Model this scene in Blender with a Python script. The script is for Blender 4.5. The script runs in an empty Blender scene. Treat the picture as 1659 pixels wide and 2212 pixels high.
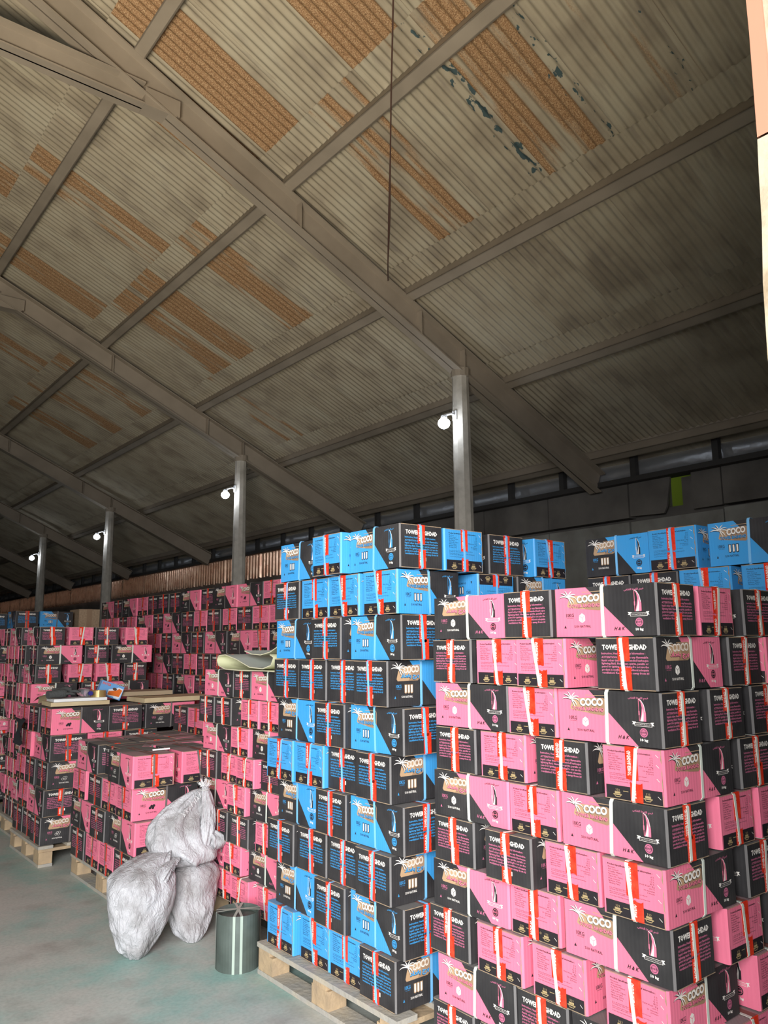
import bpy, math, random
from mathutils import Vector, Matrix, noise
random.seed(7)
D = bpy.data
SC = bpy.context.scene
COL = SC.collection
R = math.radians

# ------------------------------------------------------------------ camera
CAMZ = 1.58
PITCH, YAW, ROLL, FPX = R(9.6), R(38.6), R(0.5), 1692.0
_fh = Vector((math.sin(YAW), math.cos(YAW), 0)); _rt = Vector((math.cos(YAW), -math.sin(YAW), 0)); _up = Vector((0, 0, 1))
_fw = _fh * math.cos(PITCH) + _up * math.sin(PITCH)
_u0 = _up * math.cos(PITCH) - _fh * math.sin(PITCH)
_r = _rt * math.cos(ROLL) - _u0 * math.sin(ROLL)
_u = _u0 * math.cos(ROLL) + _rt * math.sin(ROLL)
cam = D.objects.new('camera', D.cameras.new('camera')); COL.objects.link(cam)
cam.matrix_world = Matrix(((_r.x, _u.x, -_fw.x, 0), (_r.y, _u.y, -_fw.y, 0), (_r.z, _u.z, -_fw.z, CAMZ), (0, 0, 0, 1)))
cam.data.sensor_fit = 'HORIZONTAL'; cam.data.sensor_width = 36.0
cam.data.lens = 36.0 * FPX / 1659.0
cam.data.clip_start = 0.05; cam.data.clip_end = 200
SC.camera = cam

# ------------------------------------------------------------------ world: bright overcast sky outside the open gable
W = D.worlds.new('sky'); SC.world = W; W.use_nodes = True
bg = W.node_tree.nodes['Background']
bg.inputs['Color'].default_value = (0.92, 0.95, 1.0, 1); bg.inputs['Strength'].default_value = 1.25

def area(name, loc, target, sx, sy, power, color):
    l = D.lights.new(name, 'AREA'); l.shape = 'RECTANGLE'; l.size = sx; l.size_y = sy; l.energy = power; l.color = color
    o = D.objects.new(name, l); COL.objects.link(o); o.location = loc
    o.rotation_euler = (Vector(target) - Vector(loc)).to_track_quat('-Z', 'Y').to_euler()
    return o
area('daylight_through_gate', (-2.3, -1.7, 2.5), (2.2, 3.6, 0.2), 3.4, 2.8, 250, (0.97, 0.975, 1.0)).data.spread = R(115)
area('yard_bounce', (-1.8, -0.4, 0.2), (0.5, 4.2, 6.4), 2.4, 1.0, 112, (1.0, 0.89, 0.72)).data.spread = R(78)

# ------------------------------------------------------------------ exposure
SC.view_settings.view_transform = 'Standard'; SC.view_settings.look = 'None'
SC.view_settings.gamma = 1; SC.view_settings.use_curve_mapping = False
SC.view_settings.exposure = 0.60
SC.cycles.use_denoising = True
SC.cycles.max_bounces = 7; SC.cycles.diffuse_bounces = 4; SC.cycles.glossy_bounces = 3
SC.cycles.sample_clamp_indirect = 6.0

# ================================================================== materials
def mat(name, color, rough=0.7, metal=0.0, emit=None, estr=0, bump=None, var=None, alpha=None, spec=None):
    m = D.materials.new(name); m.use_nodes = True
    nt = m.node_tree; b = nt.nodes['Principled BSDF']
    b.inputs['Base Color'].default_value = (*color, 1); b.inputs['Roughness'].default_value = rough
    b.inputs['Metallic'].default_value = metal
    if spec is not None: b.inputs['Specular IOR Level'].default_value = spec
    if emit:
        b.inputs['Emission Color'].default_value = (*emit, 1); b.inputs['Emission Strength'].default_value = estr
    tc = nt.nodes.new('ShaderNodeTexCoord')
    if var:   # (scale, second colour, low, high)
        n = nt.nodes.new('ShaderNodeTexNoise'); n.inputs['Scale'].default_value = var[0]; n.inputs['Detail'].default_value = 6
        nt.links.new(tc.outputs['Object'], n.inputs['Vector'])
        r = nt.nodes.new('ShaderNodeValToRGB'); r.color_ramp.elements[0].position = var[2]; r.color_ramp.elements[1].position = var[3]
        r.color_ramp.elements[0].color = (*color, 1); r.color_ramp.elements[1].color = (*var[1], 1)
        nt.links.new(n.outputs['Fac'], r.inputs['Fac']); nt.links.new(r.outputs['Color'], b.inputs['Base Color'])
    if bump:  # (scale, strength)
        n = nt.nodes.new('ShaderNodeTexNoise'); n.inputs['Scale'].default_value = bump[0]; n.inputs['Detail'].default_value = 4
        nt.links.new(tc.outputs['Object'], n.inputs['Vector'])
        bp = nt.nodes.new('ShaderNodeBump'); bp.inputs['Strength'].default_value = bump[1]; bp.inputs['Distance'].default_value = 0.01
        nt.links.new(n.outputs['Fac'], bp.inputs['Height']); nt.links.new(bp.outputs['Normal'], b.inputs['Normal'])
    return m

def card(name, color, rough=0.55, dusty=0.0):
    """printed corrugated board: fine vertical flute lines and slight scuffs"""
    m = D.materials.new(name); m.use_nodes = True
    nt = m.node_tree; b = nt.nodes['Principled BSDF']; b.inputs['Roughness'].default_value = rough
    b.inputs['Specular IOR Level'].default_value = 0.35
    tc = nt.nodes.new('ShaderNodeTexCoord')
    n = nt.nodes.new('ShaderNodeTexNoise'); n.inputs['Scale'].default_value = 9; n.inputs['Detail'].default_value = 8
    info = nt.nodes.new('ShaderNodeObjectInfo')
    add = nt.nodes.new('ShaderNodeVectorMath'); add.operation = 'ADD'
    mul = nt.nodes.new('ShaderNodeVectorMath'); mul.operation = 'SCALE'; mul.inputs['Scale'].default_value = 37.0
    cmb = nt.nodes.new('ShaderNodeCombineXYZ')
    nt.links.new(info.outputs['Random'], cmb.inputs['X']); nt.links.new(info.outputs['Random'], cmb.inputs['Y'])
    nt.links.new(cmb.outputs['Vector'], mul.inputs[0]); nt.links.new(mul.outputs['Vector'], add.inputs[0])
    nt.links.new(tc.outputs['Object'], add.inputs[1]); nt.links.new(add.outputs['Vector'], n.inputs['Vector'])
    mr = nt.nodes.new('ShaderNodeMapRange'); mr.inputs['From Min'].default_value = 0.35; mr.inputs['From Max'].default_value = 0.8
    mr.inputs['To Min'].default_value = dusty; mr.inputs['To Max'].default_value = dusty + 0.10
    nt.links.new(n.outputs['Fac'], mr.inputs['Value'])
    mx = nt.nodes.new('ShaderNodeMixRGB'); mx.inputs['Color1'].default_value = (*color, 1); mx.inputs['Color2'].default_value = (0.30, 0.28, 0.26, 1)
    nt.links.new(mr.outputs['Result'], mx.inputs['Fac']); nt.links.new(mx.outputs['Color'], b.inputs['Base Color'])
    w = nt.nodes.new('ShaderNodeTexWave'); w.inputs['Scale'].default_value = 45; w.inputs['Distortion'].default_value = 0.4
    w.bands_direction = 'DIAGONAL'
    mp = nt.nodes.new('ShaderNodeMapping'); mp.inputs['Scale'].default_value = (1, 1, 0)
    nt.links.new(tc.outputs['Object'], mp.inputs['Vector']); nt.links.new(mp.outputs['Vector'], w.inputs['Vector'])
    bp = nt.nodes.new('ShaderNodeBump'); bp.inputs['Strength'].default_value = 0.12; bp.inputs['Distance'].default_value = 0.002
    nt.links.new(w.outputs['Fac'], bp.inputs['Height']); nt.links.new(bp.outputs['Normal'], b.inputs['Normal'])
    return m

PINK = (0.92, 0.205, 0.315); BLUE = (0.055, 0.36, 0.76)
M = {
 'black': card('black_print', (0.029, 0.027, 0.028)),
 'pink': card('pink_print', PINK, 0.5), 'blue': card('blue_print', BLUE, 0.45),
 'black_top': card('dusty_black_print', (0.085, 0.08, 0.075), 0.9, 0.45),
 'pink_top': card('dusty_pink_print', (.60, .20, .26), 0.9, 0.68), 'blue_top': card('dusty_blue_print', BLUE, 0.85, 0.40),
 'edge': mat('worn_board_edge', (0.16, 0.15, 0.145), 0.8),
 'kraft': mat('bare_kraft_board', (0.42, 0.30, 0.19), 0.9, var=(60, (0.30, 0.21, 0.13), 0.35, 0.7)),
 'tan': mat('tan_print', (0.50, 0.32, 0.18), 0.6), 'tan2': mat('dark_tan_print', (0.36, 0.22, 0.125), 0.6),
 'white': mat('white_print', (0.90, 0.84, 0.76), 0.6), 'ink': mat('dark_ink_print', (0.02, 0.015, 0.018), 0.6),
 'gold': mat('gold_print', (0.45, 0.33, 0.16), 0.5),
 'inkpink': mat('pink_ink_print', (0.60, 0.16, 0.27), 0.6), 'inkblue': mat('blue_ink_print', (0.05, 0.32, 0.66), 0.6),
 'strap_white': mat('pale_plastic_strap', (0.72, 0.76, 0.66), 0.4), 'strap_blue': mat('light_blue_plastic_strap', (0.22, 0.56, 0.92), 0.4),
 'strap_grey': mat('grey_plastic_strap', (0.17, 0.15, 0.14), 0.5),
 'tape': mat('glossy_red_tape', (0.80, 0.030, 0.012), 0.22, var=(70, (0.88, 0.075, 0.03), 0.35, 0.7)),
 'tape_top': mat('dusty_red_tape', (0.27, 0.10, 0.08), 0.7),
 'steel': mat('dusty_painted_steel', (0.40, 0.335, 0.26), 0.65, var=(2.5, (0.31, 0.26, 0.20), 0.3, 0.7)),
 'wood': mat('pallet_wood', (0.50, 0.36, 0.21), 0.85, var=(14, (0.34, 0.25, 0.16), 0.3, 0.75), bump=(40, 0.4)),
 'wood_dusty': mat('dusty_pallet_wood', (0.36, 0.34, 0.30), 0.9, var=(9, (0.46, 0.40, 0.30), 0.4, 0.7), bump=(40, 0.4)),
}

# ================================================================== mesh helpers
class MB:
    def __init__(s): s.v = []; s.f = []; s.m = []
    def poly(s, pts, m=0):
        i = len(s.v); s.v += [tuple(p) for p in pts]; s.f.append(tuple(range(i, i + len(pts)))); s.m.append(m)
    def box(s, a, b, m=0, mtx=None):
        x0, y0, z0 = a; x1, y1, z1 = b
        P = [Vector(p) for p in ((x0,y0,z0),(x1,y0,z0),(x1,y1,z0),(x0,y1,z0),(x0,y0,z1),(x1,y0,z1),(x1,y1,z1),(x0,y1,z1))]
        if mtx: P = [mtx @ p for p in P]
        i = len(s.v); s.v += [tuple(p) for p in P]
        for q in ((0,3,2,1),(4,5,6,7),(0,1,5,4),(1,2,6,5),(2,3,7,6),(3,0,4,7)):
            s.f.append(tuple(i + k for k in q)); s.m.append(m)
    def grid(s, rows, m=0, close_u=False):
        i = len(s.v); nu = len(rows[0])
        for r in rows: s.v += [tuple(p) for p in r]
        for a in range(len(rows) - 1):
            for b in range(nu if close_u else nu - 1):
                c = (b + 1) % nu
                s.f.append((i + a*nu + b, i + a*nu + c, i + (a+1)*nu + c, i + (a+1)*nu + b)); s.m.append(m)
    def tube(s, pts, rad, n=10, m=0, caps=True):
        pts = [Vector(p) for p in pts]; rows = []
        for k, p in enumerate(pts):
            t = (pts[min(k+1, len(pts)-1)] - pts[max(k-1, 0)]).normalized()
            a = t.orthogonal() if k == 0 else (a - t * a.dot(t))
            a.normalize(); b = t.cross(a); r = rad[k] if isinstance(rad, (list, tuple)) else rad
            rows.append([p + (a*math.cos(2*math.pi*j/n) + b*math.sin(2*math.pi*j/n))*r for j in range(n)])
        s.grid(rows, m, True)
        if caps: s.poly(list(reversed(rows[0])), m); s.poly(rows[-1], m)
    def mesh(s, name, mats):
        me = D.meshes.new(name); me.from_pydata(s.v, [], s.f)
        for x in mats: me.materials.append(x)
        if len(mats) > 1: me.polygons.foreach_set('material_index', s.m)
        me.update(); return me
    def build(s, name, mats, parent=None, smooth=False, loc=(0,0,0), rz=0):
        if not isinstance(mats, (list, tuple)): mats = [mats]
        me = s.mesh(name, mats)
        if smooth: me.polygons.foreach_set('use_smooth', [True]*len(me.polygons))
        return link(name, me, parent, loc, rz)
def link(name, me, parent=None, loc=(0,0,0), rz=0):
    o = D.objects.new(name, me); COL.objects.link(o); o.location = loc; o.rotation_euler = (0, 0, rz)
    if parent: o.parent = parent
    return o
def tag(o, label, cat, group=None):
    o['label'] = label; o['category'] = cat
    if group: o['group'] = group
    return o
def struct(o): o['kind'] = 'structure'; return o
def empty(name, loc=(0,0,0), rz=0):
    o = D.objects.new(name, None); COL.objects.link(o); o.location = loc; o.rotation_euler = (0,0,rz); o.empty_display_size = 0.1; return o

# ------------------------------------------------------------------ lettering (font curves turned into polygons)
_tc = {}
def glyphs(s, res=1, off=0.0, shear=0.0):
    k = (s, res, off, shear)
    if k not in _tc:
        c = D.curves.new('t', 'FONT'); c.body = s; c.resolution_u = res; c.offset = off; c.shear = shear
        o = D.objects.new('t', c); COL.objects.link(o)
        ev = o.evaluated_get(bpy.context.evaluated_depsgraph_get()); me = ev.to_mesh()
        vs = [(v.co.x, v.co.y) for v in me.vertices]; fs = [tuple(p.vertices) for p in me.polygons]
        ev.to_mesh_clear(); D.objects.remove(o); D.curves.remove(c)
        _tc[k] = (vs, fs)
    return _tc[k]

# ================================================================== cartons
class Art:
    """flat print on one carton face: polygons in face units (u right, v up), stacked in thin layers"""
    def __init__(s, mb, org, ud, w, h, n): s.mb, s.o, s.ud, s.w, s.h, s.n = mb, Vector(org), Vector(ud), w, h, Vector(n)
    def P(s, u, v, l): return s.o + s.ud * (u * s.w) + Vector((0, 0, v * s.h)) + s.n * (0.0 if l == 0 else 0.0003 + 0.00035 * l)
    def poly(s, pts, m, l=1): s.mb.poly([s.P(u, v, l) for u, v in pts], m)
    def rect(s, u0, v0, u1, v1, m, l=1): s.poly([(u0,v0),(u1,v0),(u1,v1),(u0,v1)], m, l)
    def circ(s, u, v, r, m, l=1, n=14, r2=None):
        k = s.h / s.w
        c = [(u + r*k*math.cos(2*math.pi*i/n), v + r*math.sin(2*math.pi*i/n)) for i in range(n)]
        if r2 is None: s.poly(c, m, l)
        else:
            d = [(u + r2*k*math.cos(2*math.pi*i/n), v + r2*math.sin(2*math.pi*i/n)) for i in range(n)]
            for i in range(n): j = (i+1) % n; s.poly([d[i], c[i], c[j], d[j]], m, l)
    def line(s, pts, t, m, l=1):
        k = s.h / s.w
        for (a, b), (c, d) in zip(pts[:-1], pts[1:]):
            dx, dy = (c-a)/k, d-b; q = math.hypot(dx, dy) or 1; nx, ny = -dy/q*t/2, dx/q*t/2
            s.poly([(a - nx*k, b - ny), (c - nx*k, d - ny), (c + nx*k, d + ny), (a + nx*k, b + ny)], m, l)
    def text(s, t, u0, v0, u1, v1, m, l=1, res=1, off=0.0, shear=0.0, slope=0.0):
        """fit the string between u0..u1, baseline v0, cap height to v1; slope lifts the right end"""
        vs, fs = glyphs(t, res, off, shear)
        if not vs: return
        xa = min(p[0] for p in vs); xb = max(p[0] for p in vs); kx = (u1-u0)/(xb-xa); ky = (v1-v0)/0.69
        i = len(s.mb.v)
        for x, y in vs:
            u = u0 + (x-xa)*kx; s.mb.v.append(tuple(s.P(u, v0 + y*ky + slope*(u-u0), l)))
        for f in fs: s.mb.f.append(tuple(i + a for a in f)); s.mb.m.append(m)
    def leaf(s, u, v, ang, ln, bend, wid, m, l):
        k = s.h / s.w; n = 5; L_, R_ = [], []
        for i in range(n + 1):
            t = i / n; a = ang + bend * t; 
            x = sum(math.cos(ang + bend*(j/n)) for j in range(i)) * ln / n; y = sum(math.sin(ang + bend*(j/n)) for j in range(i)) * ln / n
            w_ = wid * math.sin(math.pi * min(1, 0.12 + t*0.88)) ** 0.8
            L_.append((u + (x - math.sin(a)*w_)*k, v + y + math.cos(a)*w_)); R_.append((u + (x + math.sin(a)*w_*0.35)*k, v + y - math.cos(a)*w_*0.35))
        for i in range(n): s.poly([R_[i], R_[i+1], L_[i+1], L_[i]], m, l)

# slots of every carton mesh
S_BLACK, S_COL, S_EDGE, S_KRAFT, S_TAN, S_TAN2, S_WHITE, S_INK, S_GOLD, S_CINK, S_BTOP, S_CTOP = range(12)
def slots(c): return [M['black'], M[c], M['edge'], M['kraft'], M['tan'], M['tan2'], M['white'], M['ink'], M['gold'], M['ink' + c], M['black_top'], M[c + '_top']]

def palm(a, u, v, hi, sh):
    for dl, m, l in ((0.012, sh, 2), (0.0, hi, 4)):
        for ang, bend, ln in ((150, 75, .25), (125, 70, .23), (98, 55, .19), (72, -45, .18), (45, -75, .22), (20, -80, .24), (-20, -60, .20), (-55, -20, .17)):
            a.leaf(u - dl*0.4, v - dl, R(ang), ln, R(bend), 0.017, m, l)
def plaque(a, arabic):
    pts = [(.165, .80), (.20, .83), (.33, .845), (.475, .86), (.495, .835), (.495, .56), (.47, .52), (.34, .55), (.155, .60), (.14, .63)]
    if arabic: pts = [(.19, .86), (.47, .90), (.495, .86), (.485, .60), (.45, .555), (.15, .555), (.135, .60), (.165, .81)]
    a.line([(.30, .90), (.50, .905), (.515, .86), (.512, .60)], 0.012, S_TAN, 1)
    a.poly(pts[::-1], S_TAN, 2)
    if not arabic: a.poly([(.31, .845), (.26, .72), (.33, .55), (.47, .52), (.495, .56), (.495, .835), (.475, .86)][::-1], S_TAN2, 3)
    else: a.poly([(.31, .555), (.36, .70), (.33, .875), (.47, .90), (.495, .86), (.485, .60), (.45, .555)], S_TAN2, 3)
def icon(a, kind, on_black):
    u, v = .29, .375
    if kind == 'cube':
        r = .10; k = a.h / a.w
        H6 = [(u + r*.86*k*math.cos(R(90+60*i)), v + r*math.sin(R(90+60*i))) for i in range(6)]
        a.poly(H6, S_WHITE, 2); bgm = S_INK if on_black else S_COL
        for j in (1, 3, 5): a.line([(u, v), H6[j]], .010, bgm, 3)
    elif kind == 'finger':
        for i in range(3):
            x = .27 + i*.045
            a.poly([(x-.018, v-.08), (x, v-.10), (x+.018, v-.08), (x+.018, v+.10), (x-.018, v+.10)], S_INK if not on_black else S_TAN, 2)
            a.poly([(x-.010, v-.07), (x+.002, v-.08), (x+.010, v-.06), (x+.010, v+.085), (x-.010, v+.085)], S_WHITE, 3)
    else:
        for x, y in ((-.022, -.03), (.020, -.035), (0, .02), (.035, .03)):
            if on_black: a.circ(u+x, v+y, .045, S_WHITE, 2, 10, .036)
            else: a.circ(u+x, v+y, .045, S_INK, 2, 10)
def longside(mb, L, W_, H, side, kind):
    sg = -1 if side == 'A' else 1
    a = Art(mb, (sg*L/2, sg*W_/2, 0), (-sg, 0, 0), L, H, (0, sg, 0))
    e = .006 / L
    c1, c2 = (S_COL, S_BLACK) if side == 'A' else (S_BLACK, S_COL)
    a.poly([(e, 0), (.78, 0), (.335, 1), (e, 1)], c1, 0); a.poly([(.78, 0), (1-e, 0), (1-e, 1), (.335, 1)], c2, 0)
    ar = side == 'B'
    txt = S_INK if side == 'A' else S_CINK
    plaque(a, ar)
    if not ar:
        palm(a, .155, .80, S_WHITE, S_INK)
        a.text('COCO', .238, .682, .468, .812, S_INK, 4, 3, .055, 0, .12); a.text('COCO', .243, .690, .473, .82, S_WHITE, 5, 3, .05, 0, .12)
        a.text('TOWER BAGHDAD', .160, .588, .478, .655, S_INK, 4, 1, .045); a.text('TOWER BAGHDAD', .163, .596, .481, .663, S_CINK if kind == 'finger' else S_COL, 5, 1, .03)
    else:
        palm(a, .165, .82, S_WHITE, S_INK)
        a.text('COCO', .238, .735, .472, .865, S_WHITE, 5, 3, .05, 0, .08); a.text('COCO', .242, .745, .468, .855, S_TAN, 6, 3, -.012, 0, .08)
        s_ = '\ufea9\ufe8d\ufeaa\ufed0\ufe91 \ufe9d\ufeae\ufe91'
        a.text(s_, .195, .628, .472, .712, S_INK, 4, 1, .05); a.text(s_, .198, .636, .475, .72, S_COL, 5, 1, .035)
    a.text('10KG', .125, .405, .205, .475, txt, 2, 2, .012); a.text('FOR LUMANG', .135, .372, .20, .389, txt, 2)
    icon(a, kind, ar)
    a.text('%100 NATURAL', .205, .185, .375, .232, S_INK if side == 'A' else S_WHITE, 2, 1, .015)
    a.poly([(.10, .175), (.125, .175), (.1125, .235)], txt, 2)
    if kind == 'cube': a.text('H & K', .60, .115, .705, .178, txt, 2, 1, .03, .35)
    # right half: small Arabic line, sail, ribbon, seal, weight
    t2 = S_CINK if side == 'A' else S_INK
    a.text('\ufebe\ufe97\ufed4\ufedf\ufe8d \ufe8d\ufeea\ufee4\ufee0\ufedf\ufe8d \ufee2\ufea4\ufed3', .71, .88, .89, .915, t2, 2, 1, .02)
    sail = [(.808, .47), (.822, .60), (.83, .72), (.822, .82), (.802, .88), (.826, .85), (.85, .76), (.863, .62), (.862, .47)]
    a.poly([(u, v) for u, v in sail], S_COL if side == 'A' else S_INK, 2)
    a.poly([(.812, .47), (.832, .60), (.838, .70), (.843, .60), (.838, .47)], S_WHITE, 3)
    a.line([(.802, .88), (.826, .852), (.848, .77), (.858, .65)], .010, S_WHITE, 3)
    a.line([(.803, .88), (.803, .47)], .010, S_WHITE if side == 'B' else S_COL, 3); a.rect(.799, .58, .809, .66, S_COL if side == 'A' else S_WHITE, 4)
    a.poly([(.735, .405), (.77, .40), (.77, .455), (.735, .46), (.745, .43)], S_WHITE, 2); a.poly([(.93, .395), (.90, .40), (.90, .455), (.93, .46), (.92, .43)][::-1], S_WHITE, 2)
    a.rect(.757, .375, .913, .44, S_WHITE, 3); a.rect(.762, .382, .908, .433, S_INK if side == 'A' else S_COL, 4); a.text('COCONUT PRODUCT', .768, .396, .902, .419, S_WHITE, 5)
    a.circ(.835, .26, .085, S_CINK if side == 'A' else S_INK, 2, 18); a.circ(.835, .26, .062, S_INK if side == 'A' else S_COL, 3, 16, .054)
    a.text('100%', .806, .245, .864, .28, S_INK if side == 'A' else S_COL, 3, 1, .02)
    a.text('10 kg', .80, .105, .87, .148, S_WHITE, 2, 1, .05)
def endC(mb, L, W_, H):
    a = Art(mb, (L/2, -W_/2, 0), (0, 1, 0), W_, H, (1, 0, 0)); e = .006 / W_
    a.rect(e, 0, 1-e, 1, S_BLACK, 0)
    a.text('TOWER BAGHDAD', .13, .775, .87, .865, S_WHITE, 2, 1, .04)
    ls = ['Instruction, Health and Safety Information :', 'ATTENTION Do not use any flammable', 'liquid other than recommended barbeque', 'lightning fluid. Never use spirits, parafin or',
          'petrol for igniting or relighting.Do not use the', 'product in confined spaces without adequate', 'ventilation! Keep children away from it!']
    ys = [.68, .605, .545, .485, .425, .365, .305]
    for t, y in zip(ls, ys): a.text(t, .11, y, .84 if y > .65 else .885, y + .038, S_CINK, 2, 1, .03)
    a.rect(.54, .17, .60, .255, S_WHITE, 1)
    for v in (0.0, .985): a.rect(e, v, 1-e, v+.015, S_KRAFT, 1)
def endD(mb, L, W_, H):
    a = Art(mb, (-L/2, W_/2, 0), (0, -1, 0), W_, H, (-1, 0, 0)); e = .006 / W_
    a.poly([(e, 0), (.93, 0), (.93, 1), (e, 1)], S_COL, 0)
    a.poly([(.93, 0), (1-e, 0), (1-e, 1), (.93, 1)], S_COL, 0)
    pts = [(1-e, 0)] + [(1-e, 1)] + [(.962 + .008*math.sin(i*2.3) + .006*math.sin(i*5.1), 1 - i/12) for i in range(13)]
    a.poly(pts, S_KRAFT, 1)
    a.poly([(e+.025, .012), (.955, .012), (.955, .262), (e+.025, .262)], S_INK, 1)
    a.text('Product Specification and General Information :', .11, .885, .82, .915, S_INK, 2, 1, .03)
    L1 = ['Moisture', 'Ash Content', 'Volatile Matter', 'Fix Carbon', 'Calorofic Value', 'Heat Content', 'Ignition Time', 'Glowing Time']
    L2 = ['6 %', '2 %', '13 %', '85 %', '7500 Kcal / Kg', '600 C', '10 minutes', '2 Hours']
    for i, (p, q) in enumerate(zip(L1, L2)):
        y = .835 - i*.041
        a.text(p, .115, y, .115 + .0155*len(p), y + .026, S_INK, 2); a.text(q, .84 - .0165*len(q), y - .01, .84, y + .016, S_INK, 2)
    for t, y, x in (('Is an all natural product. The products are produced', .475, .72), ('by using only 100% coconut shells.', .447, .50), ('Burns hotter and longer than common charcoal briquettes', .405, .76),
                    ('and leaves about 80% less ash.', .377, .48), ('Is a product with environmental care.', .33, .48)):
        a.text(t, .125, y, x, y + .019, S_INK, 2)
    for u in (.24, .73):
        a.rect(u-.07, .085, u+.07, .105, S_GOLD, 2); a.rect(u-.045, .112, u+.045, .15, S_GOLD, 2); a.line([(u-.05, .085), (u-.035, .055), (u+.035, .055), (u+.05, .085)], .012, S_GOLD, 2)
        for k in (-.025, 0, .025): a.line([(u+k, .16), (u+k+.008, .18), (u+k, .20)], .008, S_GOLD, 2)
    a.rect(.335, .165, .42, .177, S_GOLD, 2); a.circ(.62, .17, .022, S_GOLD, 2, 10, .016)
    for y in (.14, .45, .70, .88): a.line([(.885, y+.03), (.93, y-.02)], .008, S_WHITE, 3)
    for v in (0.0, .985): a.rect(e, v, 1-e, v+.015, S_KRAFT, 2)

def carton_mesh(L, W_, H, kind):
    mb = MB(); e = .006
    longside(mb, L, W_, H, 'A', kind); longside(mb, L, W_, H, 'B', kind); endC(mb, L, W_, H); endD(mb, L, W_, H)
    x, y = L/2, W_/2
    for (p, q, m) in (((x-e, -y), (x, -y+e), S_EDGE), ((x, y-e), (x-e, y), S_EDGE), ((-x+e, y), (-x, y-e), S_COL), ((-x, -y+e), (-x+e, -y), S_COL)):
        mb.poly([(*p, 0), (*q, 0), (*q, H), (*p, H)], m)
    oc = [(-x+e, -y), (x-e, -y), (x, -y+e), (x, y-e), (x-e, y), (-x+e, y), (-x, y-e), (-x, -y+e)]
    mb.poly([(a, b, 0) for a, b in oc[::-1]], S_BLACK)
    a0, a1 = -.165*L, .165*L     # colour border across the two top flaps
    am = (a0 + a1) / 2
    g = .0012
    mb.poly([(-x+e, -y, H), (a0, -y, H), (am, -g, H), (-x, -g, H), (-x, -y+e, H)], S_CTOP); mb.poly([(a0, -y, H), (x-e, -y, H), (x, -y+e, H), (x, -g, H), (am, -g, H)], S_BTOP)
    mb.poly([(-x, g, H), (am, g, H), (a1, y, H), (-x+e, y, H), (-x, y-e, H)], S_CTOP); mb.poly([(am, g, H), (x, g, H), (x, y-e, H), (x-e, y, H), (a1, y, H)], S_BTOP)
    mb.poly([(-x, -g, H-.003), (x, -g, H-.003), (x, g, H-.003), (-x, g, H-.003)], S_KRAFT)
    return mb

KINDS = {   # printed product, length, width, layer pitch
 'cube':   dict(L=.380, W=.212, H=.161), 'finger': dict(L=.368, W=.245, H=.195), 'round': dict(L=.428, W=.268, H=.195)}
_pk = {}
def band(mb, path, axis, wid, th, skew, m=0):
    """flat strap following a closed path in a vertical plane; axis = 0 path is (x,z) at y, axis = 1 path is (y,z) at x"""
    n = len(path)
    rows = []
    for i, (p, z) in enumerate(path):
        o_ = skew * (z if p < 0 else -z * .4)
        rows.append((p, z, o_))
    def pt(p, z, q): return (p, q, z) if axis == 0 else (q, p, z)
    cx = sum(p for p, z in path)/n; cz = sum(z for p, z in path)/n
    def grow(p, z): return (p + math.copysign(th, p - cx), z + math.copysign(th, z - cz))
    for i in range(n):
        (p, z, s1), (q, w, s2) = rows[i], rows[(i+1) % n]
        P, Z = grow(p, z); Q, W2 = grow(q, w)
        mb.poly([pt(P, Z, s1-wid/2), pt(Q, W2, s2-wid/2), pt(Q, W2, s2+wid/2), pt(P, Z, s1+wid/2)], m)
        mb.poly([pt(p, z, s1-wid/2), pt(q, w, s2-wid/2), pt(Q, W2, s2-wid/2), pt(P, Z, s1-wid/2)], m)
        mb.poly([pt(p, z, s1+wid/2), pt(P, Z, s1+wid/2), pt(Q, W2, s2+wid/2), pt(q, w, s2+wid/2)], m)
def tape_mesh(L, W_, H, top, seed):
    rd = random.Random(seed); mb = MB(); t = .0018; w = .021
    sgn = 1 if top else 0
    z0 = H if top else 0
    y0 = rd.uniform(-.006, .006)
    zt = z0 + (t if top else -.0008)
    mb.poly([(-L/2, y0-w, zt), (L/2, y0-w, zt), (L/2, y0+w, zt), (-L/2, y0+w, zt)], 2)
    for s in (-1, 1):
        x = s*(L/2 + t); yy = y0 + rd.uniform(-.008, .008); d = H*(rd.uniform(.38, .62) if top else rd.uniform(.30, .44))
        z1 = H - d if top else d
        n = 6; ys = [yy - w + 2*w*i/n for i in range(n+1)]; jag = [rd.uniform(-.004, .004) for _ in ys]
        for i in range(n):
            mb.poly([(x, ys[i], z0), (x, ys[i+1], z0), (x, ys[i+1], z1+jag[i+1]), (x, ys[i], z1+jag[i])] , 0)
        mb.poly([(s*L/2, yy-w, zt), (x, yy-w, z0), (x, yy+w, z0), (s*L/2, yy+w, zt)])
        # white lettering running up the tape
        lo, hi = min(z0, z1) + .012, max(z0, z1) - .010
        txt = 'TOWER BAGHDAD' if hi - lo > .06 else 'BAGHDAD'
        vs, fs = glyphs(txt, 1, .03)
        xa = min(p[0] for p in vs); xb = max(p[0] for p in vs); k = (hi-lo)/(xb-xa); i0 = len(mb.v)
        ky = .012/.69
        for gx, gy in vs:
            mb.v.append((x + s*.0005, yy - s*.008 + s*(-gy*ky + .006), lo + (gx-xa)*k))
        for f in fs: mb.f.append(tuple(i0 + a for a in f)); mb.m.append(1)
    return mb
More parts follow.
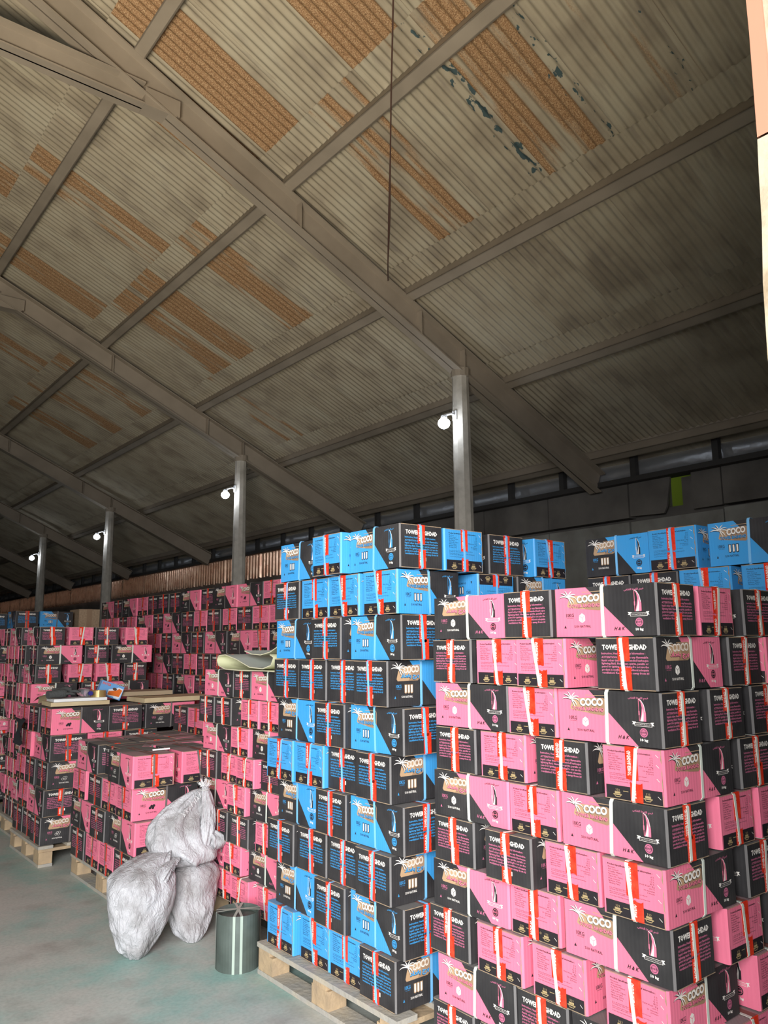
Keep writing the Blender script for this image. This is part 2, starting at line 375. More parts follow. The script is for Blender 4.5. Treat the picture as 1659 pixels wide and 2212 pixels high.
def packset(kind, colr, strap):
    key = (kind, colr, strap)
    if key in _pk: return _pk[key]
    K = KINDS[kind]; L, W_, H = K['L'], K['W'], K['H'] - .005
    if ('b', kind) not in _pk: _pk[('b', kind)] = carton_mesh(L, W_, H, kind)
    body = _pk[('b', kind)].mesh('carton', slots(colr))
    if ('t', kind) not in _pk:
        tapes = []
        for i in range(4):
            tapes.append([tape_mesh(L, W_, H, True, 10+i).mesh('tape', [M['tape'], M['white'], M['tape_top']]), tape_mesh(L, W_, H, False, 30+i).mesh('tape', [M['tape'], M['white'], M['tape_top']])])
        _pk[('t', kind)] = tapes
    straps = []
    for sk in (-.12, .02, .10, .16):
        a = MB(); c = .006; X = L/2 + .0035
        band(a, [(-X, c), (-X, H-c), (-X+c, H+.0025), (X-c, H+.0025), (X, H-c), (X, c), (X-c, -.002), (-X+c, -.002)][::-1], 0, .012, .0012, sk)
        b = MB(); Y = W_/2 + .003
        band(b, [(-Y, c), (-Y, H-c), (-Y+c, H+.0038), (Y-c, H+.0038), (Y, H-c), (Y, c), (Y-c, -.0025), (-Y+c, -.0025)][::-1], 1, .012, .0012, sk*.3)
        straps.append([a.mesh('strap', [M[strap]]), b.mesh('strap', [M[strap]])])
    _pk[key] = (body, _pk[('t', kind)], straps)
    return _pk[key]

ORD = ['first', 'second', 'third', 'fourth', 'fifth', 'sixth', 'seventh', 'eighth', 'ninth', 'tenth', 'eleventh', 'twelfth', 'thirteenth', 'fourteenth', 'fifteenth', 'sixteenth', 'seventeenth']
FACE = {'A': '{c} logo side', 'B': 'black Arabic side', 'C': 'black end', 'D': '{c} end'}
rnd = random.Random(3)
NC = [0]
def carton(kind, colr, strap, face, toward, x, y, z, label, group, jit=1.0, flip=False):
    """face = which side looks 'toward' ('L' = -X, 'R' = -Y); x, y = centre"""
    body, tapes, straps = packset(kind, colr, strap)
    th = {'A': -90, 'B': 90, 'C': 180, 'D': 0}[face] if toward == 'L' else {'A': 0, 'C': -90, 'B': 180, 'D': 90}[face]
    o = link('carton', body, None, (x, y, z), R(th + rnd.uniform(-.7, .7)*jit))
    if flip: o.rotation_euler[1] = math.pi; o.location.z = z + KINDS[kind]['H'] - .005
    tag(o, label, 'carton', group); NC[0] += 1
    tp = rnd.choice(tapes); st = rnd.choice(straps); st2 = rnd.choice(straps)
    for me, nm in ((tp[0], 'tape'), (tp[1], 'tape'), (st[0], 'strap'), (st2[1], 'strap')): link(nm, me, o)
    return o
def run(spec, kind, colr, strap, z0, plane, side, where, group, down=None, jit=1.0):
    """spec: rows from the top down; each row = (string of faces, far start) or list of (face, start[, push])
       side 'L': faces in the plane X=plane listed from far (image left) to near; side 'R': faces in Y=plane from left to right"""
    K = KINDS[kind]; n = len(spec) if down is None else down
    for i, row in enumerate(spec):
        if row is None: continue
        z = z0 + (n - 1 - i) * K['H']; prev = None; num = 0
        if isinstance(row, tuple):
            s, st = row; cur = st; rr = []
            for ch in s:
                if ch == ' ': cur += (-1 if side == 'L' else 1) * K['W']; continue
                rr.append((ch, cur)); cur += (-1 if side == 'L' else 1) * ((K['L'] if ch in 'AB' else K['W']) + .006)
            row = rr
        for it in row:
            ch, st = it[0], it[1]; push = it[2] if len(it) > 2 else rnd.uniform(-.006, .006)*jit
            w = K['L'] if ch in 'AB' else K['W']; dp = K['W'] if ch in 'AB' else K['L']
            if side == 'L':
                if prev is not None: st = min(st, prev - .003)
                prev = st - w; x, y = plane + dp/2 + push, st - w/2
            else:
                if prev is not None: st = max(st, prev + .003)
                prev = st + w; x, y = st + w/2, plane + dp/2 + push
            num += 1
            lb = '%s carton showing %s, %s row down, %s from left, %s' % (colr, FACE[ch].format(c=colr), ORD[i], ORD[num-1], where)
            carton(kind, colr, strap, ch, side, x, y, z, lb, group, jit, flip=(len(it) > 3))

# ================================================================== floor, yard, walls
def floor_mat():
    m = D.materials.new('painted_concrete_floor'); m.use_nodes = True; nt = m.node_tree; b = nt.nodes['Principled BSDF']
    tc = nt.nodes.new('ShaderNodeTexCoord')
    n1 = nt.nodes.new('ShaderNodeTexNoise'); n1.inputs['Scale'].default_value = 1.3; n1.inputs['Detail'].default_value = 7; n1.inputs['Roughness'].default_value = .62
    n2 = nt.nodes.new('ShaderNodeTexNoise'); n2.inputs['Scale'].default_value = 4.0; n2.inputs['Detail'].default_value = 8
    n3 = nt.nodes.new('ShaderNodeTexNoise'); n3.inputs['Scale'].default_value = 55; n3.inputs['Detail'].default_value = 3
    for n in (n1, n2, n3): nt.links.new(tc.outputs['Object'], n.inputs['Vector'])
    r1 = nt.nodes.new('ShaderNodeValToRGB'); e = r1.color_ramp.elements
    e[0].position = .40; e[0].color = (.50, .50, .45, 1); e[1].position = .60; e[1].color = (.30, .46, .41, 1)
    k = e.new(.50); k.color = (.43, .48, .43, 1)
    r2 = nt.nodes.new('ShaderNodeValToRGB'); r2.color_ramp.elements[0].position = .52; r2.color_ramp.elements[0].color = (0, 0, 0, 1); r2.color_ramp.elements[1].position = .72; r2.color_ramp.elements[1].color = (1, 1, 1, 1)
    nt.links.new(n1.outputs['Fac'], r1.inputs['Fac']); nt.links.new(n2.outputs['Fac'], r2.inputs['Fac'])
    mx = nt.nodes.new('ShaderNodeMixRGB'); mx.inputs['Color2'].default_value = (.30, .28, .25, 1)
    sc = nt.nodes.new('ShaderNodeMath'); sc.operation = 'MULTIPLY'; sc.inputs[1].default_value = .6
    nt.links.new(r2.outputs['Color'], sc.inputs[0]); nt.links.new(sc.outputs[0], mx.inputs['Fac']); nt.links.new(r1.outputs['Color'], mx.inputs['Color1'])
    mx2 = nt.nodes.new('ShaderNodeMixRGB'); mx2.blend_type = 'MULTIPLY'; mx2.inputs['Fac'].default_value = .35
    r3 = nt.nodes.new('ShaderNodeValToRGB'); r3.color_ramp.elements[0].position = .3; r3.color_ramp.elements[0].color = (.6, .6, .6, 1); r3.color_ramp.elements[1].position = .6
    nt.links.new(n3.outputs['Fac'], r3.inputs['Fac']); nt.links.new(mx.outputs['Color'], mx2.inputs['Color1']); nt.links.new(r3.outputs['Color'], mx2.inputs['Color2'])
    nt.links.new(mx2.outputs['Color'], b.inputs['Base Color']); b.inputs['Roughness'].default_value = .55
    return m
mb = MB(); mb.box((-11, .3, -.12), (8.3, 50, 0)); struct(mb.build('floor', floor_mat()))
mb = MB(); mb.box((-16, -14, -.15), (14, .3, -.01)); struct(mb.build('ground', mat('yard_concrete', (.55, .52, .46), .9)))

concrete = mat('grimy_concrete_panel', (.20, .185, .165), .9, var=(2.2, (.12, .11, .10), .35, .7), bump=(12, .5))
concrete_l = mat('grey_concrete_panel', (.33, .33, .30), .9, var=(2.6, (.20, .19, .17), .35, .7), bump=(12, .5))
dark = mat('dark_steel', (.05, .047, .045), .7)
# far long wall (X = 8): concrete panels up to 3 m, dark boards above, glazing strip with foil duct
wall = struct(empty('wall_right', (8.0, 0, 0)))
random.seed(11)
y = .6; k = 0
while y < 12.4:
    w = 1.16 if k % 2 else 1.22
    mb = MB(); mb.box((0 + random.uniform(-.012, .01), y, 0), (.14, y + w - .02, 3.0 + random.uniform(-.02, .015))); mb.build('panel', concrete_l, wall)
    if not (4.6 < y + w/2 < 5.2):
        mb = MB(); mb.box((.0 + random.uniform(-.02, .0), y, 3.035), (.14, y + w - .02, 3.44)); mb.build('panel', concrete, wall)
    else:   # broken board with a gap showing green plastic behind
        for pts in ([(4.20, 3.03), (4.54, 3.03), (4.54, 3.44), (4.20, 3.44)], [(4.90, 3.03), (5.34, 3.05), (5.34, 3.44), (4.80, 3.44), (4.80, 3.40), (4.86, 3.10)]):
            mb = MB(); n_ = len(pts)
            mb.poly([(0, a, b) for a, b in pts][::-1]); mb.poly([(.03, a, b) for a, b in pts])
            for q in range(n_): a, b = pts[q], pts[(q+1) % n_]; mb.poly([(0, *a), (0, *b), (.03, *b), (.03, *a)])
            mb.build('panel', concrete, wall)
    y += w; k += 1
mb = MB(); mb.box((.16, .4, 0), (.24, 4.75, 3.44)); mb.box((.16, 4.93, 0), (.24, 12.4, 3.44)); mb.box((.16, 4.75, 0), (.24, 4.93, 3.12)); mb.box((.045, 12.4, 0), (.2, 50, 3.03)); mb.build('backing', concrete, wall)
# corrugated plastic strip further down the hall
copper = mat('brown_corrugated_plastic', (.60, .34, .23), .22, .8, var=(5.0, (.95, .68, .50), .35, .65))
_nt = copper.node_tree; _b = _nt.nodes['Principled BSDF']; _t = _nt.nodes.new('ShaderNodeBsdfTranslucent'); _t.inputs['Color'].default_value = (.80, .42, .25, 1)
_mx = _nt.nodes.new('ShaderNodeMixShader'); _mx.inputs['Fac'].default_value = .07
_nt.links.new(_b.outputs[0], _mx.inputs[1]); _nt.links.new(_t.outputs[0], _mx.inputs[2]); _nt.links.new(_mx.outputs[0], _nt.nodes['Material Output'].inputs['Surface'])
def corr_strip(y0, y1, z0, z1, m):
    mb = MB(); n = int((y1-y0)/.0155); rows = [[], []]
    for i in range(n+1):
        yy = y0 + (y1-y0)*i/n; x = .034*math.sin(i*math.pi/4)
        rows[0].append((x, yy, z0 + .012*math.sin(i*.31))); rows[1].append((x, yy, z1 + .02*math.sin(i*.05)))
    mb.grid(rows); return mb.build('corrugated_panel', m, wall, smooth=True)
y = 12.5
while y < 46: corr_strip(y, y + 1.57, 2.95, 3.46, copper); y += 1.55
# beams of the glazing strip, posts and foil duct behind them
mb = MB(); mb.box((-.12, .4, 3.44), (.10, 49, 3.50)); mb.build('sill_beam', dark, wall)
foil = mat('silver_foil', (.75, .77, .80), .38, .75, bump=(9, .9))
mb = MB(); rows = []
for i in range(240):
    yy = .5 + i*.2; rows.append([(.16 - .13*math.cos(R(a)) + .018*noise.noise(Vector((i*.5, a*.04, 0))), yy, 3.62 + .15*math.sin(R(a)) + .018*noise.noise(Vector((i*.4, a*.05, 9)))) for a in range(-100, 101, 20)])
mb.grid(rows); mb.build('foil_duct', foil, wall, smooth=True)
for yy in [3.1, 4.18, 5.20, 6.25, 7.13, 8.1, 9.11] + [10.1 + i for i in range(38)]:
    mb = MB(); mb.box((-.11, yy - .035, 3.50), (-.04, yy + .035, 3.80)); mb.build('post', dark, wall)
mb = MB(); mb.box((.34, .3, 0), (.44, 4.7, 3.72)); mb.box((.34, 5.2, 0), (.44, 12.4, 3.72)); mb.box((.34, 4.7, 0), (.44, 5.2, 3.0)); mb.box((.34, 12.4, 0), (.44, 50, 3.02)); mb.build('outer_skin', concrete, wall)
gp = mat('green_plastic_sheet', (.50, .55, .18), .4); _nt = gp.node_tree; _t = _nt.nodes.new('ShaderNodeBsdfTranslucent'); _t.inputs['Color'].default_value = (.16, .19, .06, 1); _nt.links.new(_t.outputs[0], _nt.nodes['Material Output'].inputs['Surface'])
mb = MB(); mb.box((.25, 4.5, 2.9), (.255, 5.4, 3.62)); mb.build('plastic_sheet', gp, wall)
# far end, left side and gable wall with the open gate
struct_wall = mat('dim_plaster', (.16, .15, .14), .9, var=(1.2, (.10, .095, .09), .3, .7))
mb = MB(); mb.box((-11, 49, 0), (8.3, 49.3, 8.2)); struct(mb.build('wall_back', mat('darkened_plaster', (.05, .05, .052), .95)))  # near-black colour stands in for the gloom at the hall's far end
mb = MB(); mb.box((-11.2, .3, 0), (-10.9, 49.3, 4.0)); struct(mb.build('wall_left', struct_wall))
cream = mat('cream_plaster', (.25, .21, .15), .9, var=(14, (.15, .11, .065), .45, .65), bump=(30, .5))  # muted cream base with browner noise mottling
gable = struct(empty('wall_front', (0, .381, 0)))
mb = MB(); mb.box((.93, -.035, 2.2), (8.3, .0, 8.4)); mb.box((.93, -.035, 0), (8.3, .0, 2.2)); mb.box((-11, -.04, 0), (-3.4, .1, 8.4)); mb.box((-3.4, -.04, 3.0), (.93, .0, 8.4)); mb.build('wall_block', cream, gable)
mb = MB(); mb.box((1.3, .0, 0), (8.3, .12, 8.4)); mb.build('inner_lining', struct_wall, gable)
door = struct(empty('door_1', (.92, .381, 0)))
def prism(mb, secs):   # secs: (z, x0, x1, y0, y1)
    for (z, a0, a1, b0, b1), (w, c0, c1, d0, d1) in zip(secs[:-1], secs[1:]):
        p = [(a0,b0,z),(a1,b0,z),(a1,b1,z),(a0,b1,z)]; q = [(c0,d0,w),(c1,d0,w),(c1,d1,w),(c0,d1,w)]
        for i in range(4): j = (i+1)%4; mb.poly([p[i], p[j], q[j], q[i]])
    mb.poly(list(reversed(p))); mb.poly(q)
mb = MB(); prism(mb, [(2.2, .0, .03, .0, .0187), (2.35, .006, .036, .0, .0187), (5.0, .006, .036, .0, .0187)]); mb.build('door_frame', mat('faded_orange_paint', (.27, .115, .07), .6), door)
mb = MB(); prism(mb, [(0, -.028, .03, -.03, .0187), (1.91, -.028, .03, -.03, .0187), (2.0, -.022, .03, -.03, .0187), (2.08, -.010, .03, -.03, .0187), (2.15, -.005, .03, -.03, .0187), (2.197, .0, .03, -.03, .0187)]); mb.build('jamb', cream, door)

# ================================================================== roof
Z0, SL = 7.213, .4538
def rz(x): return Z0 - SL*x
ANG = math.atan(SL); CA = math.cos(ANG)
PURX = [-.85, .58, 1.99, 3.40, 4.84, 6.25, 7.70]
RAFY = [1.0, 5.70, 10.52, 16.2, 21.05, 26.0, 31.0, 36.0, 41.0, 46.0]
def sheet_mat():
    m = D.materials.new('dusty_corrugated_sheet'); m.use_nodes = True; nt = m.node_tree; b = nt.nodes['Principled BSDF']
    N = nt.nodes.new; Lk = nt.links.new
    tc = N('ShaderNodeTexCoord'); info = N('ShaderNodeObjectInfo')
    def attr(n): a = N('ShaderNodeAttribute'); a.attribute_type = 'OBJECT'; a.attribute_name = n; return a.outputs['Fac']
    ofs = N('ShaderNodeVectorMath'); ofs.operation = 'ADD'; c = N('ShaderNodeCombineXYZ'); mu = N('ShaderNodeMath'); mu.operation = 'MULTIPLY'; mu.inputs[1].default_value = 53
    Lk(info.outputs['Random'], mu.inputs[0]); Lk(mu.outputs[0], c.inputs['X']); Lk(mu.outputs[0], c.inputs['Z']); Lk(tc.outputs['Object'], ofs.inputs[0]); Lk(c.outputs[0], ofs.inputs[1])
    def nz(scale, sc3, det=6, src=None):
        mp = N('ShaderNodeMapping'); mp.inputs['Scale'].default_value = sc3; Lk((src or ofs).outputs[0], mp.inputs['Vector'])
        n = N('ShaderNodeTexNoise'); n.inputs['Scale'].default_value = scale; n.inputs['Detail'].default_value = det; Lk(mp.outputs[0], n.inputs['Vector']); return n.outputs['Fac']
    def ramp(src, stops):
        r = N('ShaderNodeValToRGB'); el = r.color_ramp.elements
        el[0].position, el[0].color = stops[0][0], (*stops[0][1], 1); el[1].position, el[1].color = stops[-1][0], (*stops[-1][1], 1)
        for p, q in stops[1:-1]: e = el.new(p); e.color = (*q, 1)
        Lk(src, r.inputs['Fac']); return r.outputs['Color']
    def mix(f, a, b_): x = N('ShaderNodeMixRGB'); Lk(f, x.inputs['Fac']); Lk(a, x.inputs['Color1']); Lk(b_, x.inputs['Color2']); return x.outputs['Color']
    def mth(op, a, b_): 
        x = N('ShaderNodeMath'); x.operation = op; x.use_clamp = False
        for i, q in enumerate((a, b_)):
            if isinstance(q, (int, float)): x.inputs[i].default_value = q
            else: Lk(q, x.inputs[i])
        return x.outputs[0]
    base = ramp(nz(2.2, (1, 1, 1)), [(.3, (.30, .25, .18)), (.5, (.42, .36, .26)), (.72, (.48, .43, .32))])
    grime = nz(5, (.5, 3.5, 1))
    gm = N('ShaderNodeMapRange'); gm.inputs['From Min'].default_value = .55; gm.inputs['From Max'].default_value = .8; gm.inputs['To Max'].default_value = .65; Lk(grime, gm.inputs['Value'])
    dk = N('ShaderNodeRGB'); dk.outputs[0].default_value = (.17, .14, .12, 1)
    c1 = mix(gm.outputs[0], base, dk.outputs[0])
    # rust: granular orange, in long streaks along the ribs (local x runs down the slope, y across)
    rustc = ramp(nz(150, (1, 1, 1), 3), [(.33, (.17, .09, .04)), (.5, (.37, .205, .095)), (.68, (.56, .40, .23))])
    streak = nz(1.0, (.9, 9, 1), 8)
    rv = mth('SUBTRACT', mth('ADD', attr('rust'), streak), 1.0)
    rm = N('ShaderNodeMapRange'); rm.inputs['From Min'].default_value = -.04; rm.inputs['From Max'].default_value = .05; Lk(rv, rm.inputs['Value'])
    # keep rust away from the sheet's right strip and lower lap
    sx = N('ShaderNodeSeparateXYZ'); Lk(tc.outputs['Object'], sx.inputs[0])
    a1 = N('ShaderNodeMapRange'); a1.inputs['From Min'].default_value = .62; a1.inputs['From Max'].default_value = .60; Lk(sx.outputs['X'], a1.inputs['Value']); a1.inputs['To Min'].default_value = 0; a1.inputs['To Max'].default_value = 1
    edge = N('ShaderNodeMath'); edge.operation = 'GREATER_THAN'; Lk(sx.outputs['Y'], edge.inputs[0]); edge.inputs[1].default_value = -.20
    rf = mth('MULTIPLY', rm.outputs[0], edge.outputs[0])
    c2 = mix(rf, c1, rustc)
    # flaking paint showing dark blue-green
    pn = nz(9, (1.2, 2.2, 1), 7)
    band_ = mth('SUBTRACT', 1.0, mth('MULTIPLY', mth('ABSOLUTE', mth('SUBTRACT', sx.outputs['Y'], -.25), 0), 9.0))
    pv = mth('ADD', mth('MULTIPLY', band_, .16), mth('ADD', pn, mth('MULTIPLY', attr('peel'), .45)))
    pm = N('ShaderNodeMapRange'); pm.inputs['From Min'].default_value = 1.02; pm.inputs['From Max'].default_value = 1.04; Lk(pv, pm.inputs['Value'])
    bl = N('ShaderNodeRGB'); bl.outputs[0].default_value = (.05, .085, .09, 1)
    c3 = mix(pm.outputs[0], c2, bl.outputs[0])
    Lk(c3, b.inputs['Base Color']); b.inputs['Roughness'].default_value = .75; b.inputs['Metallic'].default_value = .0
    n = nz(90, (1, 1, 1), 3); bp = N('ShaderNodeBump'); bp.inputs['Distance'].default_value = .006
    Lk(mth('ADD', mth('MULTIPLY', rf, .5), .1), bp.inputs['Strength']); Lk(n, bp.inputs['Height']); Lk(bp.outputs[0], b.inputs['Normal'])
    return m
SHEET = sheet_mat()
ceiling = struct(empty('ceiling', (0, 0, 0)))
PITCH_Y = .652
def sheet_mesh(ln, width=.69, waves=9):
    mb = MB(); n = waves*8; rows = []
    for k in range(5):
        x = -.5 + k/4; r = []
        for i in range(n+1):
            y_ = -width/2 + width*i/n
            r.append((x*ln, y_, .0105*math.sin(2*math.pi*i/8)))
        rows.append(r)
    mb.grid(rows); me = mb.mesh('roof_sheet', [SHEET]); me.polygons.foreach_set('use_smooth', [True]*len(me.polygons)); return me
def pt_in(px, py):  # used only for choosing which sheets are rusty: (X, Y) on the roof
    return px, py
RUST = [(2.72, 4.94, .78), (2.98, 4.18, .80), (2.7, 5.9, .0), (2.65, 6.18, .60), (2.83, 7.85, .52), (2.97, 9.99, .64), (4.13, 7.0, .60), (4.12, 8.68, .62), (4.27, 9.38, .58),
        (4.17, 4.44, .56), (3.91, 3.58, .60), (4.08, 3.0, .55), (1.73, 8.7, .66), (3.95, 11.65, .52), (3.95, 13.0, .5), (5.4, 11.0, .48), (5.4, 9.3, .44), (2.7, 12.3, .55), (4.1, 14.6, .55)]
PEEL = [(4.17, 3.75, .75), (3.91, 3.0, .7), (2.9, 2.9, .75), (4.1, 2.4, .55), (2.7, 6.2, .35), (2.9, 9.2, .3), (4.1, 6.4, .35)]
rs = random.Random(5)
OFF = {0: .10, 1: .08, 2: .02, 3: 0.0, 4: -.27, 5: .1}
for bi in range(1, 6):
    xa, xb = PURX[bi], PURX[bi+1]
    xa2 = xa - .24 if bi > 0 else xa           # upper end laps inside the sheet above
    xb2 = xb + (.02 if bi < 5 else .18)
    ln = (xb2-xa2)/CA; me = sheet_mesh(ln)
    y = 1.33 + OFF[bi]; j = 0
    while y < 31:
        cx = (xa2+xb2)/2
        o = link('roof_sheet', me, ceiling)
        zc = rz(cx) + .13 + (.004 if j % 2 else 0)
        o.location = (cx, y + rs.uniform(-.008, .008), zc)
        tilt = math.atan2(.028, xb2-xa2)
        o.rotation_euler = (0, ANG - tilt*.8, rs.uniform(-.004, .004))
        r = rs.uniform(.0, .34); p = 0.0
        for X, Y, v in RUST:
            if abs(Y - y) < PITCH_Y/2 and xa < X < xb: r = v
        for X, Y, v in PEEL:
            if abs(Y - y) < PITCH_Y/2 and xa < X < xb: p = v
        o['rust'] = r; o['peel'] = p
        y += PITCH_Y; j += 1
    # strip between the gable and the first sheet is outside the picture: joined
# the rest of the roof (ridge bays, other slope, part over the gate): out of the picture
mb = MB()
def slab(x0, x1, y0, y1, z0, z1):
    mb.poly([(x0, y0, z0), (x1, y0, z1), (x1, y1, z1), (x0, y1, z0)])
slab(.60, 8.0, 31.0, 50, rz(.6)+.15, rz(8.0)+.15); slab(-1.5, .60, .44, 50, rz(-1.5)+.17, rz(.60)+.17); slab(.60, 8.0, .44, 1.06, rz(.6)+.17, rz(8.0)+.17)
slab(7.80, 8.14, .44, 50, rz(7.80)+.16, rz(8.14)+.16); slab(-11.2, -1.5, .44, 50, rz(8.2), rz(-1.5)+.17)
mb.build('roof_cover', SHEET, ceiling)['kind'] = 'stuff'
# purlins: cold formed channels
for X in PURX:
    mb = MB(); h = .115; w = .055; t = .012
    mb.box((-w, .5, -.0), (-w+t, 48.5, h)); mb.box((-w, .5, 0), (w, 48.5, t)); mb.box((w-t, .5, 0), (w, 48.5, .045)); mb.box((-w, .5, h-t), (w, 48.5, h))
    o = mb.build('purlin', M['steel'], ceiling); o.location = (X, 0, rz(X)); o.rotation_euler = (0, ANG, 0)
# rafters: I beams under the purlins, collar ties near the ridge
def ibeam(mb, p, q, dep, fl, t=.014, up=(0, 0, 1)):
    p, q = Vector(p), Vector(q); d = (q-p); L_ = d.length; d.normalize(); s = d.cross(Vector(up)).normalized(); u = s.cross(d)
    m = Matrix(((d.x, s.x, u.x, p.x), (d.y, s.y, u.y, p.y), (d.z, s.z, u.z, p.z), (0, 0, 0, 1)))
    mb.box((0, -fl/2, -dep), (L_, fl/2, -dep+t), mtx=m); mb.box((0, -fl/2, -t), (L_, fl/2, 0), mtx=m); mb.box((0, -t/2, -dep), (L_, t/2, 0), mtx=m)
    return m
for Y in RAFY:
    mb = MB(); ibeam(mb, (-1.6, Y, rz(-1.6)+.01), (7.95, Y, rz(7.95)+.01), .27, .17)
    for X in (3.55, 5.6, 5.0):   # splice plates and stiffeners
        mb.box((X-.006, Y-.08, rz(X)-.27), (X+.006, Y+.08, rz(X)-.02))
    mb.build('rafter', M['steel'], ceiling)
    mb = MB(); ibeam(mb, (-5.2, Y, 6.10), (2.06, Y, 6.10), .20, .15); mb.box((2.061, Y-.075, 5.90), (2.33, Y+.075, 5.914)); mb.box((2.061, Y-.071, 5.915), (2.36, Y+.071, 6.06)); mb.build('collar_tie', M['steel'], ceiling)
    mb = MB(); ibeam(mb, (-11, Y, rz(8.0)), (-1.4, Y, rz(-1.5)), .27, .17); mb.build('rafter', M['steel'], ceiling)
# eave beam
mb = MB(); mb.box((7.70, .5, 3.73), (7.82, 48.5, 3.93)); mb.build('eave_beam', M['steel'], ceiling)

# ================================================================== columns with lamps
pole = mat('spun_concrete', (.56, .52, .45), .85, var=(7, (.38, .35, .30), .35, .7), bump=(25, .4))
glow = mat('lit_bulb', (1, 1, 1), .5, emit=(.80, .88, 1.0), estr=34)
holder = mat('white_lamp_holder', (.6, .6, .6), .5)
COLY = [5.70, 10.52, 16.2, 21.05]
NEAR = ['nearest, behind the blue stack', 'second from the right, rising behind pink cartons', 'third from the right, in front of brown sheeting', 'leftmost and farthest']
for i, Y in enumerate(COLY):
    mb = MB(); rows = []
    for k in range(9):
        z = k/8*4.43; r = .128 - .042*k/8
        rows.append([(r*math.cos(2*math.pi*(j+.5)/10), r*math.sin(2*math.pi*(j+.5)/10), z) for j in range(10)])
    mb.grid(rows, 0, True); mb.poly(rows[-1])
    c = empty('column', (5.6, Y, 0)); tag(c, 'round grey concrete column, ' + NEAR[i], 'column', 'concrete columns under the rafters')
    mb.build('shaft', pole, c)
    mb = MB(); mb.tube([(0, 0, 4.36), (0, 0, 4.45)], .10, 12); mb.build('cap_plate', M['steel'], c)
    ln = empty('lamp', (5.6, Y, 3.83)); tag(ln, 'bright round LED bulb on the column ' + NEAR[i].split(',')[0], 'lamp', 'lit bulbs on the columns')
    mb = MB(); mb.tube([(-.09, 0, .10), (-.15, 0, .11), (-.23, 0, .08), (-.25, 0, .055)], .014, 8); mb.box((-.10, -.03, .05), (-.075, .03, .15)); mb.build('bracket', holder, ln)
    mb = MB(); mb.tube([(-.25, 0, .07), (-.25, 0, .045), (-.25, 0, .04)], [.03, .034, .02], 12); mb.build('socket', holder, ln)
    mb = MB(); rows = []
    for a in range(0, 13):
        t = a/12*math.pi; rr = .062*math.sin(t)*(1 if t > .8 else .9) + .0005
        rows.append([(-.25 + rr*math.cos(2*math.pi*j/14), rr*math.sin(2*math.pi*j/14), -.012 + .058*math.cos(t)) for j in range(14)])
    mb.grid(rows, 0, True); mb.build('bulb', glow, ln, smooth=True)
# hanging cable crossing below the roof
mb = MB()
def off(x, y, o): return (x, y, rz(x) + o)
mb.tube([(4.540, 5.593, 5.103), (4.205, 5.179, 5.005), (3.881, 4.755, 5.152), (3.519, 4.291, 5.316), (3.190, 3.872, 5.465), (2.913, 3.513, 5.591), (2.675, 3.206, 5.699)], [.006, .006, .012, .006, .006, .006, .006], 7)
tag(mb.build('cable', mat('brown_cable', (.10, .05, .035), .8)), 'thin brown cable hanging under the roof sheets at the centre', 'cable')

# ================================================================== pallets
def pallet(x0, y0, x1, y1, label, dusty=False, grp='wooden pallets under the stacks'):
    p = empty('pallet', ((x0+x1)/2, (y0+y1)/2, 0)); tag(p, label, 'pallet', grp)
    wx, wy = (x1-x0)/2, (y1-y0)/2; top = M['wood_dusty']; w = M['wood']
    def bd(name, a, b, m):
        q = MB(); q.box(a, b); q.build(name, m, p)
    n = 6; bw = .105
    for i in range(n):
        cx = -wx + bw/2 + (2*wx-bw)*i/(n-1); bd('plank', (cx-bw/2, -wy, .125), (cx+bw/2, wy, .1465), top)
    for cy in (-wy+.06, 0, wy-.06): bd('plank', (-wx+.004, cy-.05, .103), (wx-.004, cy+.05, .1245), w)
    for cx in (-wx+.055, 0, wx-.055):
        bd('plank', (cx-.05, -wy, .001), (cx+.05, wy, .022), top)
        for cy in (-wy+.07, 0, wy-.07): bd('block', (cx-.048, cy-.065, .0225), (cx+.048, cy+.065, .1025), w)
    return p
pallet(2.085, 2.56, 3.25, 3.64, 'pale wooden pallet under the blue carton stack, jutting into the aisle')
pallet(2.11, 1.33, 3.25, 2.33, 'wooden pallet hidden under the nearest pink carton stack')
pallet(2.30, 3.76, 3.15, 4.68, 'wooden pallet behind the strapped steel roll, under white-strapped pink cartons')
pallet(1.91, 4.82, 3.05, 5.98, 'wooden pallet behind the white sacks, under the low stack')
pallet(1.775, 6.29, 2.90, 7.10, 'weathered wooden pallet at left, its near end facing the camera')
pallet(1.86, 7.20, 2.95, 8.22, 'wooden pallet at far left under tall pink stack')
pallet(1.86, 8.32, 2.95, 9.34, 'dark wooden pallet, farthest left in the aisle row')
pallet(3.27, 1.30, 4.2, 2.50, 'wooden pallet hidden beneath the rear blue carton stack')

# ================================================================== carton stacks
P, B = 'pink', 'blue'
Z = .15
g = 'pink cartons of the nearest right stack'
S1L = [[('B', 2.29), ('C', 1.925, -.02), ('A', 1.700)],
       [('C', 2.30), ('D', 2.065), ('D', 1.850, -.03), ('C', 1.545)],
       [('A', 2.30), ('D', 1.94), ('A', 1.703)],
       [('C', 2.30), ('D', 2.066), ('C', 1.80), ('D', 1.54)],
       [('B', 2.31), ('D', 1.93), ('A', 1.705)],
       [('C', 2.31), ('C', 2.022, -.03), ('D', 1.78), ('D', 1.546, -.02)],
       [('B', 2.33), ('D', 1.945), ('A', 1.715)],
       [('C', 2.35), ('D', 2.10), ('D', 1.85), ('D', 1.57)],
       [('A', 2.31), ('C', 1.925), ('B', 1.70)],
       [('C', 2.34), ('C', 2.10), ('D', 1.86), ('D', 1.56)]]
run(S1L, 'cube', P, 'strap_white', Z, 2.074, 'L', "right stack's aisle face", g)
